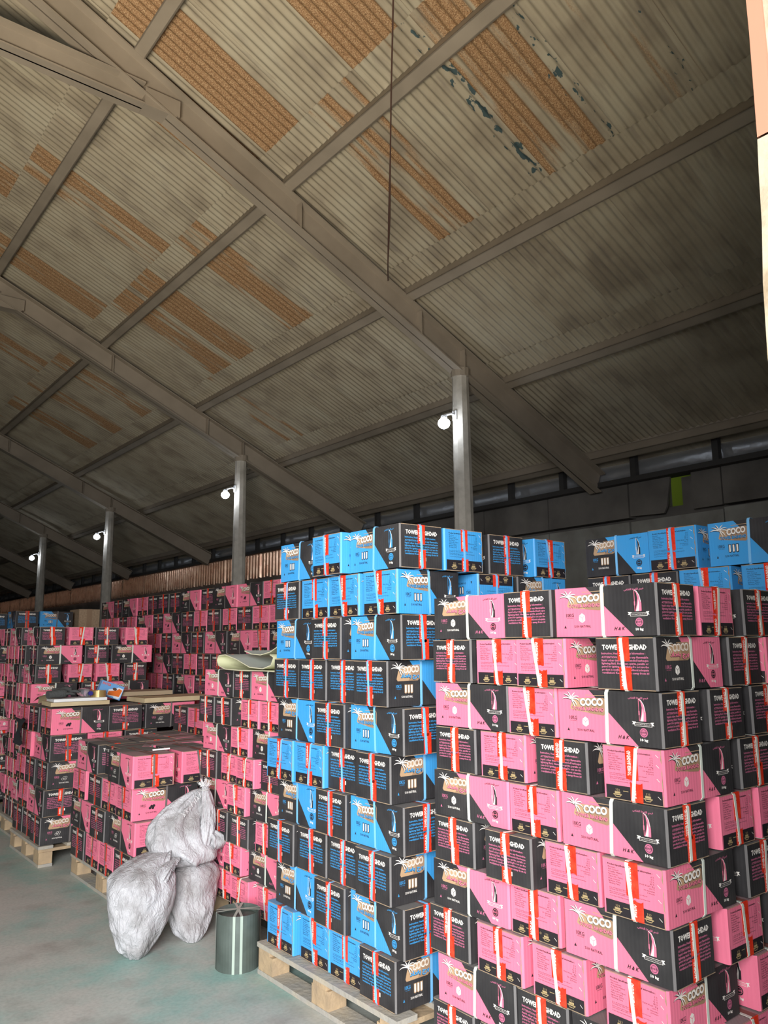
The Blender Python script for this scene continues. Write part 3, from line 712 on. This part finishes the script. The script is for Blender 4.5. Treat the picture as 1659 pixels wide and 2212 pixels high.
S1R = [[('D', 2.334), ('C', 2.61), ('A', 2.84)], [('C', 2.50), ('A', 2.73)], [('C', 2.34), ('C', 2.62), ('D', 2.85)], [('C', 2.51), ('B', 2.74)], [('D', 2.36), ('D', 2.60), ('C', 2.84)],
       [('C', 2.50), ('D', 2.74)], [('D', 2.36), ('C', 2.62), ('D', 2.85)], [('D', 2.50), ('C', 2.74)], [('D', 2.36), ('C', 2.60)], [('C', 2.50), ('D', 2.74)]]
run(S1R, 'cube', P, 'strap_white', Z, 1.33, 'R', "right stack's near face", g)
g = 'blue cartons of the tall blue stack'
S2L = [[('A', 3.545), ('D', 3.175, -.05), ('A', 2.925)],
       [('C', 3.61), ('D', 3.352), ('D', 3.10), ('D', 2.83)],
       [('A', 3.58), ('C', 3.235, -.03), ('A', 2.935)],
       [('C', 3.61), ('C', 3.368), ('C', 3.13), ('C', 2.875, -.03)],
       [('B', 3.55), ('C', 3.215, -.03), ('A', 2.93)],
       [('D', 3.61, -.03), ('D', 3.365, -.02), ('C', 3.115), ('C', 2.865, -.02)],
       [('B', 3.55), ('C', 3.215, -.02), ('A', 2.93)],
       [('C', 3.61, -.02), ('C', 3.356), ('C', 3.108), ('C', 2.858, -.03)],
       [('B', 3.56), ('C', 3.215, -.02), ('A', 2.935)],
       [('D', 3.60, -.02), ('D', 3.34), ('D', 3.10), ('C', 2.845, -.02)]]
run(S2L, 'finger', B, 'strap_blue', Z, 2.135, 'L', "blue stack's aisle face", g)
S2R = [[('D', 2.39), ('C', 2.70, .02), ('D', 3.0, .0)], [('C', 2.60, 0, 1), ('B', 2.87)], [('C', 2.40), ('D', 2.66), ('C', 2.92)], [('C', 2.56), ('D', 2.82)]]
run(S2R, 'finger', B, 'strap_blue', Z, 2.565, 'R', "blue stack's near face", g, down=10)
g = 'blue cartons behind the pink stack'
S2B = [[('B', 2.46), ('D', 2.08, -.03), ('A', 1.80)], [('C', 2.46), ('C', 2.20), ('D', 1.94, -.02), ('D', 1.66)], [('A', 2.46), ('D', 2.08), ('A', 1.82)], [('C', 2.46), ('D', 2.20), ('C', 1.94), ('D', 1.66)]]
run(S2B, 'finger', B, 'strap_blue', Z, 3.27, 'L', 'rear blue stack', g, down=10)
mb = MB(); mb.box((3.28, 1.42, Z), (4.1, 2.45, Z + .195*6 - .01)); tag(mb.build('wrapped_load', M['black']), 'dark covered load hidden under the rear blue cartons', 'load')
g = 'white-strapped pink cartons behind the blue stack'
S3 = [[('A', 4.70), ('C', 4.315), ('A', 4.085)],
      [('C', 4.72, -.02), ('C', 4.50, -.02), ('D', 4.205), ('D', 3.977)],
      [('A', 4.69), ('D', 4.31, -.01), ('B', 4.075)],
      [('C', 4.675, -.02), ('D', 4.437), ('D', 4.217, -.02), ('C', 3.966)],
      [('B', 4.70), ('D', 4.32, -.02), ('B', 4.088)],
      [('C', 4.72), ('C', 4.50, -.03), ('C', 4.253, -.03), ('D', 3.998, -.01)],
      [('B', 4.73), ('D', 4.345, -.02), ('B', 4.089)],
      [('D', 4.69), ('D', 4.45, -.01), ('D', 4.235, -.03), ('D', 3.975, -.01)]]
run(S3, 'cube', P, 'strap_white', Z, 2.275, 'L', 'white-strapped middle stack', g)
g = 'pink cartons of the low stack behind the sacks'
S6L = [[('A', 5.93), ('C', 5.49, .05), ('B', 5.215, -.03)],
       [('D', 5.985), ('C', 5.645), ('D', 5.375), ('D', 5.10, -.01)],
       [('B', 5.99), ('C', 5.53, -.02), ('B', 5.225)],
       [('C', 5.95), ('D', 5.655), ('D', 5.385), ('C', 5.11)]]
run(S6L, 'round', P, 'strap_grey', Z, 1.90, 'L', "low stack's aisle face", g)
S6R = [[('D', 2.185, -.01), ('A', 2.46)], [('C', 2.34), ('D', 2.62)], [('D', 2.18), ('C', 2.46)], [('B', 2.34)]]
run(S6R, 'round', P, 'strap_grey', Z, 4.80, 'R', "low stack's near face", g)
# inner cartons whose tops show on the low stack, and the two left over on top of it
g2 = 'inner cartons of the low stack, only tops showing'
inner = [(2.60, 5.375, 'D'), (2.32, 5.73, 'A'), (2.685, 5.655, 'D'), (2.685, 5.93, 'C')]
for i, (x, y, f) in enumerate(inner):
    carton('round', P, 'strap_grey', f, 'L', x, y, Z + 3*.195, 'dusty pink and black carton top inside the low stack, %s inward' % ORD[i], g2, .8)
run([[('C', 6.03), ('D', 5.745)]], 'round', P, 'strap_grey', Z + 4*.195, 2.66, 'L', 'on the low stack', 'cartons left on the low stack')
g = 'pink cartons of the left pallet'
S5R = [[('A', 1.815), ('C', 2.255), ('B', 2.545)], [('C', 1.82), ('D', 2.10), ('C', 2.385)], [('B', 1.81), ('C', 2.25)], [('C', 1.795), ('D', 2.08), ('C', 2.36)], [('B', 1.785), ('D', 2.238)]]
run(S5R, 'round', P, 'strap_grey', Z, 6.305, 'R', "left pallet's near face", g)
S5L = [('DCD', 7.40), ('DA', 7.40), ('DCD', 7.52), ('DA', 7.40), ('CDC', 7.52)]
def fit_near(rows, near, K):   # strings laid from far to near so that the last one ends at 'near'
    out = []
    for s in rows:
        tot = sum((K['L'] if c in 'AB' else K['W']) + .006 for c in s); out.append((s, near + tot))
    return out
K = KINDS['round']
LS = ['DC', 'D', 'DC', 'D', 'CC']
nears = [6.305 + K['W'] + .01, 6.305 + K['L'] + .01, 6.305 + K['W'] + .01, 6.305 + K['L'] + .01, 6.305 + K['W'] + .01]
run([(s, n_ + sum((K['L'] if c in 'AB' else K['W']) + .006 for c in s)) for s, n_ in zip(LS, nears)], 'round', P, 'strap_grey', Z, 1.80, 'L', "left pallet's aisle face", g, jit=.6)
g = 'pink cartons of the tall stack behind the left pallet'
S7R = [[('C', 1.93), ('D', 2.18), ('C', 2.405), ('D', 2.67, -.03)], [('B', 1.92), ('C', 2.325), ('B', 2.56)], [('C', 1.915), ('D', 2.185), ('D', 2.43), ('C', 2.68)], [('A', 1.89), ('C', 2.31), ('A', 2.54)]]
run(S7R, 'cube', P, 'strap_white', Z, 7.18, 'R', 'stack behind left pallet', g, down=10, jit=.6)
K = KINDS['cube']
LS = ['BCA', 'DDC', 'BDA', 'CCD', 'BDA', 'DCC', 'ADB', 'DDC', 'BDA', 'CCC']
n0 = 7.18
nears = [n0 + (K['L'] if f in 'CD' else K['W']) + .01 for f in ['C', 'B', 'C', 'A']] + [n0]*6
run([(s, n_ + sum((K['L'] if c in 'AB' else K['W']) + .006 for c in s)) for s, n_ in zip(LS, nears)], 'cube', P, 'strap_white', Z, 1.88, 'L', 'aisle face, far left', g, jit=.5)
LS2 = ['CDA', 'DDCC', 'BDA', 'CCDD', 'ADB', 'DCCD', 'ADB', 'DDCC', 'BDA', 'CCCC']
run([(s, 8.43 + sum((K['L'] if c in 'AB' else K['W']) + .006 for c in s)) for s in LS2], 'cube', P, 'strap_white', Z, 1.88, 'L', 'end of aisle row', 'pink cartons at the far left end of the aisle row', jit=.5)
g = 'pink cartons in the row along the back'
S4 = [('BCBDCCCBCBADA', 9.40), ('DDCDBCACDCDCDD', 9.36), ('DDCACABDBC', 8.15), ('CACDCCDC', 8.03), ('DDCBCDCA', 8.08), ('DADDCC', 7.9)]
run(S4, 'round', P, 'strap_grey', Z, 3.20, 'L', 'back row', g, down=10, jit=1.3)
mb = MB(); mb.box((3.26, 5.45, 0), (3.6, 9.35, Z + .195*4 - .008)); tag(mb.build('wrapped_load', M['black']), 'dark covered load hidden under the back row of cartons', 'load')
mb = MB(); mb.box((3.28, 6.35, Z + .78), (3.62, 9.35, Z + .195*7)); 
# far blue row and kraft carton above the left stacks
g = 'blue cartons on the far left stack'
run([[('C', 2.30), ('A', 2.56)]], 'finger', B, 'strap_grey', 1.80, 9.55, 'R', 'far blue row', g)
run([[('D', 1.80), ('C', 2.05)]], 'finger', B, 'strap_grey', 1.78, 9.9, 'R', 'far left blue pair', g)
kraft = M['kraft']
def kraft_box(name, x0, y0, z0, x1, y1, z1, label, mark=False):
    mb = MB(); mb.box((x0, y0, z0), (x1, y1, z1)); mb.box((x0-.002, y0+.01, z0+(z1-z0)*.985), (x1+.002, y1-.01, z1+.002)); o = empty(name, (0, 0, 0)); mb.build('box_body', kraft, o)
    q = MB(); q.box(((x0+x1)/2-.03, y0-.002, z0), ((x0+x1)/2+.03, y1+.002, z1+.004)); q.build('tape', mat('brown_tape', (.30, .20, .12), .4), o)
    if mark:
        q = MB(); q.poly([(x0-.003, y0+.35, z0+.9), (x0-.003, y0+.05, z0+1.02), (x0-.003, y0+.05, z0+1.08), (x0-.003, y0+.35, z0+1.0)]); q.build('printed_mark', mat('orange_mark', (.55, .13, .03), .6), o)
    tag(o, label, 'carton')
kraft_box('kraft_carton', 2.98, 9.5, 1.80, 3.22, 9.85, 2.02, 'plain brown kraft carton beside the far blue cartons, above left stacks')
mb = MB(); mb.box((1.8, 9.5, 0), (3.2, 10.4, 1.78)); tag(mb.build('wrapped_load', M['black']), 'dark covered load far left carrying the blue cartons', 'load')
kraft_box('kraft_carton', 1.45, 10.6, 0.0, 2.1, 11.4, 1.85, 'tall brown kraft carton with orange mark at the left edge', True)

# ================================================================== things on top of the stacks
TZ = Z + 5*.195 + .001
hollow = None
def box_thing(name, cx, cy, z, sx, sy, sz, rzz, m, label, cat):
    mb = MB(); mb.box((-sx/2, -sy/2, 0), (sx/2, sy/2, sz)); o = mb.build(name, m, None, loc=(cx, cy, z), rz=rzz); tag(o, label, cat); return o
board = mat('pale_board', (.62, .50, .30), .85, var=(8, (.52, .40, .23), .3, .7))
box_thing('cardboard_sheet', 2.05, 6.50, TZ+.008, .44, .30, .030, R(-3), board, 'tan cardboard piece under the white panel on the left pallet', 'cardboard')
box_thing('foam_sheet', 2.05, 6.47, TZ+.040, .40, .22, .022, R(-2), mat('white_foam', (.80, .80, .78), .6), 'thin white foam sheet lying on the tan cardboard piece', 'foam')
mb = MB()
rows = []
for i in range(9):
    a = i/8; rows.append([(-.16 + .05*math.sin(a*2), .30*(a-.5), .0 + .05*math.sin(a*3.1)), (-.02, .34*(a-.5), .07 + .015*math.sin(a*5)), (.16, .30*(a-.5), .008)])
mb.grid(rows); o = mb.build('crumpled_paper', mat('khaki_paper', (.36, .29, .17), .9), None, smooth=True, loc=(1.98, 6.85, TZ+.01)); tag(o, 'crumpled khaki paper behind the white panel', 'paper')
mb = MB(); mb.grid([[(-.02 + .02*math.sin(i*1.7+j), -.10 + .05*j, .05*math.sin(i*.9) - .045*i + .012*math.sin(j*2.1)) for j in range(5)] for i in range(5)])
tag(mb.build('black_cloth', mat('black_cloth', (.015, .015, .018), .95), None, smooth=True, loc=(1.76, 6.88, 1.02)), 'crumpled black cloth tucked between pink cartons at far left', 'cloth')
# pair of grey work gloves
gl = mat('dark_grey_knit', (.075, .078, .075), .95, bump=(80, .6))
for q, (gx, gy, ga, gz) in enumerate(((1.95, 6.45, 10, 0), (2.02, 6.53, -15, .012))):
    mb = MB()
    mb.tube([(-.14, 0, 0), (-.10, 0, .004), (-.04, 0, .008), (0, 0, .006)], [.030, .028, .036, .030], 10)
    for f, (fy, fl_) in enumerate(((-.027, .060), (-.009, .072), (.009, .068), (.026, .055))):
        mb.tube([(-.01, fy, .004), (fl_*.5, fy*1.15, .006), (fl_, fy*1.3, -.002)], [.011, .0105, .007], 7)
    mb.tube([(-.05, .03, .004), (-.02, .058, .004), (.012, .07, .0)], [.012, .011, .008], 7)
    o = mb.build('work_glove', gl, None, smooth=True, loc=(gx, gy, TZ + .094 + gz), rz=R(ga)); tag(o, ['dark grey work glove lying lowest on the white panel', 'dark grey work glove on top of the other, beside the bottle'][q], 'glove', 'pair of work gloves')
# bottle on its side with a blue cap
bt = empty('water_bottle', (2.115, 6.47, TZ + .097)); tag(bt, 'clear plastic water bottle with blue cap lying on the white panel', 'bottle')
clear = D.materials.new('clear_plastic'); clear.use_nodes = True; b_ = clear.node_tree.nodes['Principled BSDF']; b_.inputs['Transmission Weight'].default_value = .85; b_.inputs['Roughness'].default_value = .08; b_.inputs['Base Color'].default_value = (.85, .92, .98, 1); b_.inputs['IOR'].default_value = 1.2
mb = MB(); mb.tube([(0, -.10, 0), (0, -.085, 0), (0, -.05, 0), (0, 0, 0), (0, .10, 0), (0, .14, 0)], [.013, .016, .031, .033, .033, .028], 14); mb.build('bottle_body', clear, bt, smooth=True)
mb = MB(); mb.tube([(0, -.125, 0), (0, -.10, 0)], .017, 14); mb.build('cap', mat('deep_blue_cap', (.03, .03, .22), .4), bt)
# roll of golden tape
o = empty('tape_roll', (2.20, 6.425, TZ + .063)); tag(o, 'roll of golden parcel tape standing flat on the white panel', 'tape roll')
mb = MB(); n = 28
for r0, r1, mm in ((.056, .040, 0),):
    for i in range(n):
        a, b2 = 2*math.pi*i/n, 2*math.pi*(i+1)/n
        p = lambda r, t, z: (r*math.cos(t), r*math.sin(t), z)
        mb.poly([p(r0, a, 0), p(r0, b2, 0), p(r0, b2, .05), p(r0, a, .05)]); mb.poly([p(r1, b2, 0), p(r1, a, 0), p(r1, a, .05), p(r1, b2, .05)]); mb.poly([p(r0, a, .05), p(r0, b2, .05), p(r1, b2, .05), p(r1, a, .05)]); mb.poly([p(r1, a, 0), p(r1, b2, 0), p(r0, b2, 0), p(r0, a, 0)])
mb.build('tape_coil', mat('golden_tape', (.55, .40, .16), .25, .5), o)
# dispenser box, tilted
db = empty('dispenser_box', (2.335, 6.60, TZ + .048)); db.scale = (.84, .84, .84); tag(db, 'blue tape dispenser box with orange picture, leaning on the left pallet', 'box')
db.rotation_euler = (0, R(20), R(-4))
mb = MB(); mb.box((-.115, -.035, 0), (.115, .035, .135)); mb.build('box_body', mat('blue_box_print', (.16, .38, .70), .35), db)
mb = MB(); mb.poly([(-.02, -.0365, .02), (.095, -.0365, .03), (.105, -.0365, .095), (.07, -.0365, .105), (.05, -.0365, .08), (-.02, -.0365, .055)]); mb.poly([(-.03, -.0364, .012), (.105, -.0364, .02), (.112, -.0364, .11), (.06, -.0364, .115), (.035, -.0364, .095), (-.025, -.0364, .07)], 1)
mb.poly([(.03 + .022*math.cos(t*.5), -.0368, .088 + .014*math.sin(t*.5)) for t in range(13)], 2)
mb.m[-1] = 2; mb.poly([(.045, -.0365, .006), (.10, -.0365, .008), (.10, -.0365, .02), (.045, -.0365, .018)], 1)
a = Art(mb, (-.115, -.035, 0), (1, 0, 0), .23, .135, (0, -1, 0)); a.text('ENTER', .05, .76, .43, .91, 3, 3, 1, .03)
mb.build('picture', [mat('orange_print', (.75, .16, .02), .4), mat('pale_print', (.75, .78, .82), .4), mat('brown_print', (.10, .05, .03), .4), mat('red_print', (.75, .12, .05), .4)], db)
# flattened cartons
box_thing('flat_carton', 2.84, 6.50, TZ+.003, .62, .36, .036, R(2), board, 'flattened tan carton tied with cord, right of the dispenser box', 'cardboard')
box_thing('flat_carton', 2.66, 6.78, TZ+.045, .50, .34, .034, R(-4), mat('brown_board', (.36, .28, .18), .9), 'flattened brown carton lying behind the dispenser box', 'cardboard')
# stick left on the low stack
box_thing('white_stick', 2.10, 4.92, Z + 4*.195 + .002, .115, .009, .009, R(3), mat('white_paper', (.9, .88, .84), .6), 'short white stick lying on the low stack', 'stick')
# folded mat on the white-strapped stack
prof = [(3.66, 1.437), (3.85, 1.440), (4.10, 1.438), (4.28, 1.442), (4.36, 1.462), (4.385, 1.495), (4.36, 1.525), (4.28, 1.530), (4.15, 1.505), (4.0, 1.462), (3.86, 1.456), (3.78, 1.475), (3.755, 1.515), (3.79, 1.528)]
def ribbon(prof, x0, x1, th, slant, m0, m1, name, label):
    mb = MB(); n = len(prof); A, Bq = [], []
    for i, (y, z) in enumerate(prof):
        p, q = prof[max(i-1, 0)], prof[min(i+1, n-1)]; dy, dz = q[0]-p[0], q[1]-p[1]; l = math.hypot(dy, dz); ny, nz_ = -dz/l, dy/l
        A.append((y, z)); Bq.append((y+ny*th, z+nz_*th))
    for S_, mi in ((A, 0), (Bq, 1)): mb.grid([[(x0 + slant*(4.4-y), y, z) for y, z in S_], [(x1 + slant*(4.4-y), y, z) for y, z in S_]], mi)
    for x in (x0, x1): mb.grid([[(x + slant*(4.4-y), y, z) for y, z in A], [(x + slant*(4.4-y), y, z) for y, z in Bq]], 2)
    for k_ in (0, -1): mb.poly([(x0 + slant*(4.4-A[k_][0]), *A[k_]), (x1 + slant*(4.4-A[k_][0]), *A[k_]), (x1 + slant*(4.4-A[k_][0]), *Bq[k_]), (x0 + slant*(4.4-A[k_][0]), *Bq[k_])], 2)
    o = mb.build(name, [m0, m1, mat('mat_edge', (.62, .58, .40), .8)], None, smooth=True); tag(o, label, 'mat'); return o
grey = mat('grey_green_mat', (.50, .53, .49), .8); yel = mat('yellow_green_lining', (.60, .60, .38), .8, var=(6, (.42, .40, .26), .45, .6))
ribbon(prof, 2.20, 2.58, .005, .03, grey, yel, 'folded_mat', 'folded grey-green mat with yellow lining on the white-strapped stack')
prof2 = [(4.16, 1.552), (4.08, 1.535), (3.98, 1.530), (3.88, 1.545), (3.80, 1.575), (3.72, 1.590), (3.66, 1.570), (3.64, 1.53), (3.66, 1.50)]
ribbon(prof2, 2.26, 2.60, .005, .02, grey, yel, 'folded_mat', 'smaller curled sheet lying upon the folded grey-green mat')

# strapped roll on the floor
ro = empty('strapped_roll', (2.06, 3.79, 0)); tag(ro, 'dark green-grey hollow metal roll bound with pale straps, on the floor', 'roll')
ro.rotation_euler = (0, 0, R(12))
mb = MB(); n = 40; Ro, Ri, Hh = .108, .098, .262
for i in range(n):
    a_, b2 = 2*math.pi*i/n, 2*math.pi*(i+1)/n; p = lambda r, t, z: (r*math.cos(t), r*math.sin(t), z)
    mb.poly([p(Ro, a_, 0), p(Ro, b2, 0), p(Ro, b2, Hh), p(Ro, a_, Hh)]); mb.poly([p(Ri, b2, .002), p(Ri, a_, .002), p(Ri, a_, Hh-.012), p(Ri, b2, Hh-.012)]); mb.poly([p(Ro, a_, Hh), p(Ro, b2, Hh), p(Ri, b2, Hh-.012), p(Ri, a_, Hh-.012)])
mb.poly([(Ri*math.cos(2*math.pi*i/n), Ri*math.sin(2*math.pi*i/n), Hh-.03) for i in range(n)])
mb.build('drum', mat('green_grey_steel', (.085, .105, .09), .45, .3, var=(9, (.14, .17, .15), .3, .75)), ro)
for ang, wof in ((39, 0), (58, 0), (131, 0), (150, 0)):
    mb = MB(); c_, s_ = math.cos(R(ang)), math.sin(R(ang)); w2 = .0065
    path = [(-Ro-.003, 0), (-Ro-.003, Hh+.001), (0, Hh+.004 + abs(ang)*.00001), (Ro+.003, Hh+.001), (Ro+.003, 0)]
    for (p, z), (q, z2) in zip(path[:-1], path[1:]):
        mb.poly([(p*c_ - w2*-s_, p*s_ - w2*c_, z), (q*c_ - w2*-s_, q*s_ - w2*c_, z2), (q*c_ + w2*-s_, q*s_ + w2*c_, z2), (p*c_ + w2*-s_, p*s_ + w2*c_, z)])
    mb.build('strap', mat('pale_grey_strap', (.38, .45, .38), .4), ro)

# ================================================================== woven sacks
def sack_mat():
    m = D.materials.new('white_woven_polypropylene'); m.use_nodes = True; nt = m.node_tree; b = nt.nodes['Principled BSDF']; N = nt.nodes.new; Lk = nt.links.new
    tc = N('ShaderNodeTexCoord'); n = N('ShaderNodeTexNoise'); n.inputs['Scale'].default_value = 5; n.inputs['Detail'].default_value = 8; Lk(tc.outputs['Object'], n.inputs['Vector'])
    r = N('ShaderNodeValToRGB'); e = r.color_ramp.elements; e[0].position = .32; e[0].color = (.27, .255, .25, 1); e[1].position = .64; e[1].color = (.53, .53, .545, 1); Lk(n.outputs['Fac'], r.inputs['Fac']); Lk(r.outputs['Color'], b.inputs['Base Color'])
    b.inputs['Roughness'].default_value = .5
    n2 = N('ShaderNodeTexNoise'); n2.inputs['Scale'].default_value = 13; n2.inputs['Detail'].default_value = 5; n2.inputs['Roughness'].default_value = .42; n2.inputs['Distortion'].default_value = .5; Lk(tc.outputs['Object'], n2.inputs['Vector'])
    bp = N('ShaderNodeBump'); bp.inputs['Strength'].default_value = .7; bp.inputs['Distance'].default_value = .03; n3 = N('ShaderNodeTexNoise'); n3.inputs['Scale'].default_value = 34; n3.inputs['Detail'].default_value = 4; n3.inputs['Distortion'].default_value = 1.0
    mp = N('ShaderNodeMapping'); mp.inputs['Scale'].default_value = (1, 1, .5); mp.inputs['Rotation'].default_value = (.5, .4, 0); Lk(tc.outputs['Object'], mp.inputs['Vector']); Lk(mp.outputs[0], n3.inputs['Vector'])
    ab = N('ShaderNodeMath'); ab.operation = 'SUBTRACT'; ab.inputs[1].default_value = .5; Lk(n3.outputs['Fac'], ab.inputs[0]); a2 = N('ShaderNodeMath'); a2.operation = 'ABSOLUTE'; Lk(ab.outputs[0], a2.inputs[0])
    ad = N('ShaderNodeMath'); ad.operation = 'MULTIPLY_ADD'; ad.inputs[1].default_value = .9; Lk(a2.outputs[0], ad.inputs[0]); Lk(n2.outputs['Fac'], ad.inputs[2]); Lk(ad.outputs[0], bp.inputs['Height']); Lk(bp.outputs[0], b.inputs['Normal'])
    return m
SM = sack_mat()
def loft(path, nu=72, nv=70, wr=.010, lump=.012, seed=0, twist=0.0):
    """path: (x, y, z, rx, ry) rings from bottom to top; folds grow with 'fold' (6th value)"""
    mb = MB(); rows = []; n = len(path)
    for a in range(nv+1):
        t = a/nv*(n-1); i = min(int(t), n-2); f = t-i; f2 = f*f*(3-2*f)
        def cat(k):
            p0, p1, p2, p3 = path[max(i-1, 0)][k], path[i][k], path[i+1][k], path[min(i+2, n-1)][k]
            return .5*((2*p1) + (-p0+p2)*f + (2*p0-5*p1+4*p2-p3)*f*f + (-p0+3*p1-3*p2+p3)*f**3)
        x, y, z, rx, ry, fo = (cat(k) for k in range(6))
        r = []
        for b in range(nu):
            th = 2*math.pi*b/nu; c, s = math.cos(th), math.sin(th)
            fold = fo * (abs(math.sin(th*3.5 + seed + 2.2*noise.noise(Vector((c*1.2, s*1.2, z*6 + seed))))) - .5) * .30
            lm = lump * noise.noise(Vector((c*1.6 + seed, s*1.6, z*7))) + wr * noise.noise(Vector((c*4 + seed, s*4 + z*3, z*16)))
            cr = -abs(noise.noise(Vector((c*2.4 + seed*2, s*2.4, z*9 + c))))*.018*(.4 + fo)
            k = 1 + fold; d = lm + cr
            r.append((x + (max(rx, .002)*k + d*min(1, rx/.05))*c, y + (max(ry, .002)*k + d*min(1, ry/.05))*s, max(z + (wr*.8*noise.noise(Vector((c*3, s*3, z*10+seed))) if z > .03 else 0), .002)))
        rows.append(r)
    mb.grid(rows, 0, True); mb.poly(list(reversed(rows[0]))); mb.poly(rows[-1]); return mb
# front-left sack
s1 = empty('sack', (.045, -.03, 0)); tag(s1, 'white woven sack at front left, standing on the floor, top folded over', 'sack', 'white woven sacks on the floor')
loft([(1.66, 4.26, .003, .045, .05, 0), (1.665, 4.265, .04, .085, .08, .05), (1.685, 4.29, .12, .135, .115, .04), (1.705, 4.32, .22, .172, .14, .03), (1.715, 4.34, .31, .182, .15, .05), (1.725, 4.36, .375, .170, .14, .2), (1.75, 4.38, .415, .13, .11, .5), (1.80, 4.40, .445, .09, .08, .8), (1.86, 4.42, .455, .05, .04, .9), (1.88, 4.42, .445, .015, .015, 1)], seed=1.3).build('sack_body', SM, s1, smooth=True)
loft([(1.90, 4.38, .42, .02, .02, .5), (1.86, 4.33, .425, .06, .05, .8), (1.80, 4.28, .395, .07, .05, 1), (1.765, 4.25, .335, .05, .035, 1), (1.76, 4.24, .30, .012, .01, 1)], nv=30, nu=48, seed=5.1, lump=.006).build('folded_top', SM, s1, smooth=True)
# right sack
s2 = empty('sack', (.03, -.02, 0)); tag(s2, 'white woven sack at right, on the floor beneath the tied sack', 'sack', 'white woven sacks on the floor')
loft([(2.00, 4.27, .003, .04, .045, 0), (2.01, 4.30, .04, .085, .075, .05), (2.03, 4.37, .12, .135, .115, .03), (2.05, 4.43, .21, .165, .14, .03), (2.06, 4.46, .29, .168, .15, .05), (2.065, 4.47, .34, .14, .13, .2), (2.07, 4.48, .37, .07, .07, .6), (2.07, 4.48, .375, .01, .01, 1)], seed=3.7, wr=.012).build('sack_body', SM, s2, smooth=True)
# tied sack leaning on top
s3 = empty('sack', (.065, -.07, -.055)); tag(s3, 'tied white woven sack with frayed top, leaning on the other two', 'sack', 'white woven sacks on the floor')
loft([(2.03, 4.46, .41, .03, .03, .6), (2.02, 4.48, .425, .12, .10, .5), (2.00, 4.50, .47, .19, .13, .45), (1.97, 4.53, .53, .195, .125, .5), (1.97, 4.55, .60, .175, .12, .5), (2.00, 4.56, .68, .145, .10, .55), (2.05, 4.56, .74, .10, .075, .6), (2.09, 4.56, .785, .055, .045, .8), (2.11, 4.55, .80, .02, .02, .9)], seed=7.9, lump=.02, wr=.014).build('sack_body', SM, s3, smooth=True)
loft([(2.085, 4.42, .50, .012, .012, .3), (2.085, 4.425, .53, .036, .028, .5), (2.10, 4.44, .60, .046, .032, .5), (2.11, 4.46, .68, .043, .03, .5), (2.11, 4.48, .75, .037, .028, .6), (2.105, 4.49, .80, .024, .02, .9), (2.10, 4.49, .825, .022, .02, 1)], nu=48, nv=40, seed=2.2, lump=.008).build('twisted_neck', SM, s3, smooth=True)
loft([(2.145, 4.44, .47, .01, .01, .5), (2.155, 4.43, .50, .05, .04, 1.2), (2.14, 4.43, .55, .055, .04, 1.3), (2.10, 4.46, .60, .012, .01, 1)], nu=40, nv=22, seed=9, lump=.015).build('loose_corner', SM, s3, smooth=True)
mb = MB(); rf_ = random.Random(4)
for i in range(60):
    a = rf_.uniform(0, 6.28); p = Vector((2.10 + .015*math.cos(a), 4.49 + .012*math.sin(a), .82)); d = Vector((rf_.uniform(-1, .5), rf_.uniform(-.6, .6), rf_.uniform(.1, 1.1))).normalized()*rf_.uniform(.03, .06)
    mb.tube([p, p + d*.6, p + d + Vector((0, 0, -.006))], [.0022, .0018, .0008], 4, 0, False)
for i in range(14):
    p = Vector((2.05 - i*.008, 4.44, .775 - i*.008)); d = Vector((rf_.uniform(-1, 0), rf_.uniform(-.4, .1), rf_.uniform(.2, 1.0))).normalized()*rf_.uniform(.015, .04)
    mb.tube([p, p + d*.6, p + d], [.002, .0016, .0008], 4, 0, False)
mb.build('frayed_end', mat('white_fibres', (.75, .75, .74), .6), s3)['kind'] = 'stuff'
mb = MB(); mb.tube([(2.10 + .027*math.cos(t*.6), 4.49 + .022*math.sin(t*.6), .805 + .003*math.sin(t)) for t in range(22)], .003, 6); mb.build('tie_cord', mat('grey_cord', (.45, .45, .43), .7), s3)

print('cartons', NC[0])
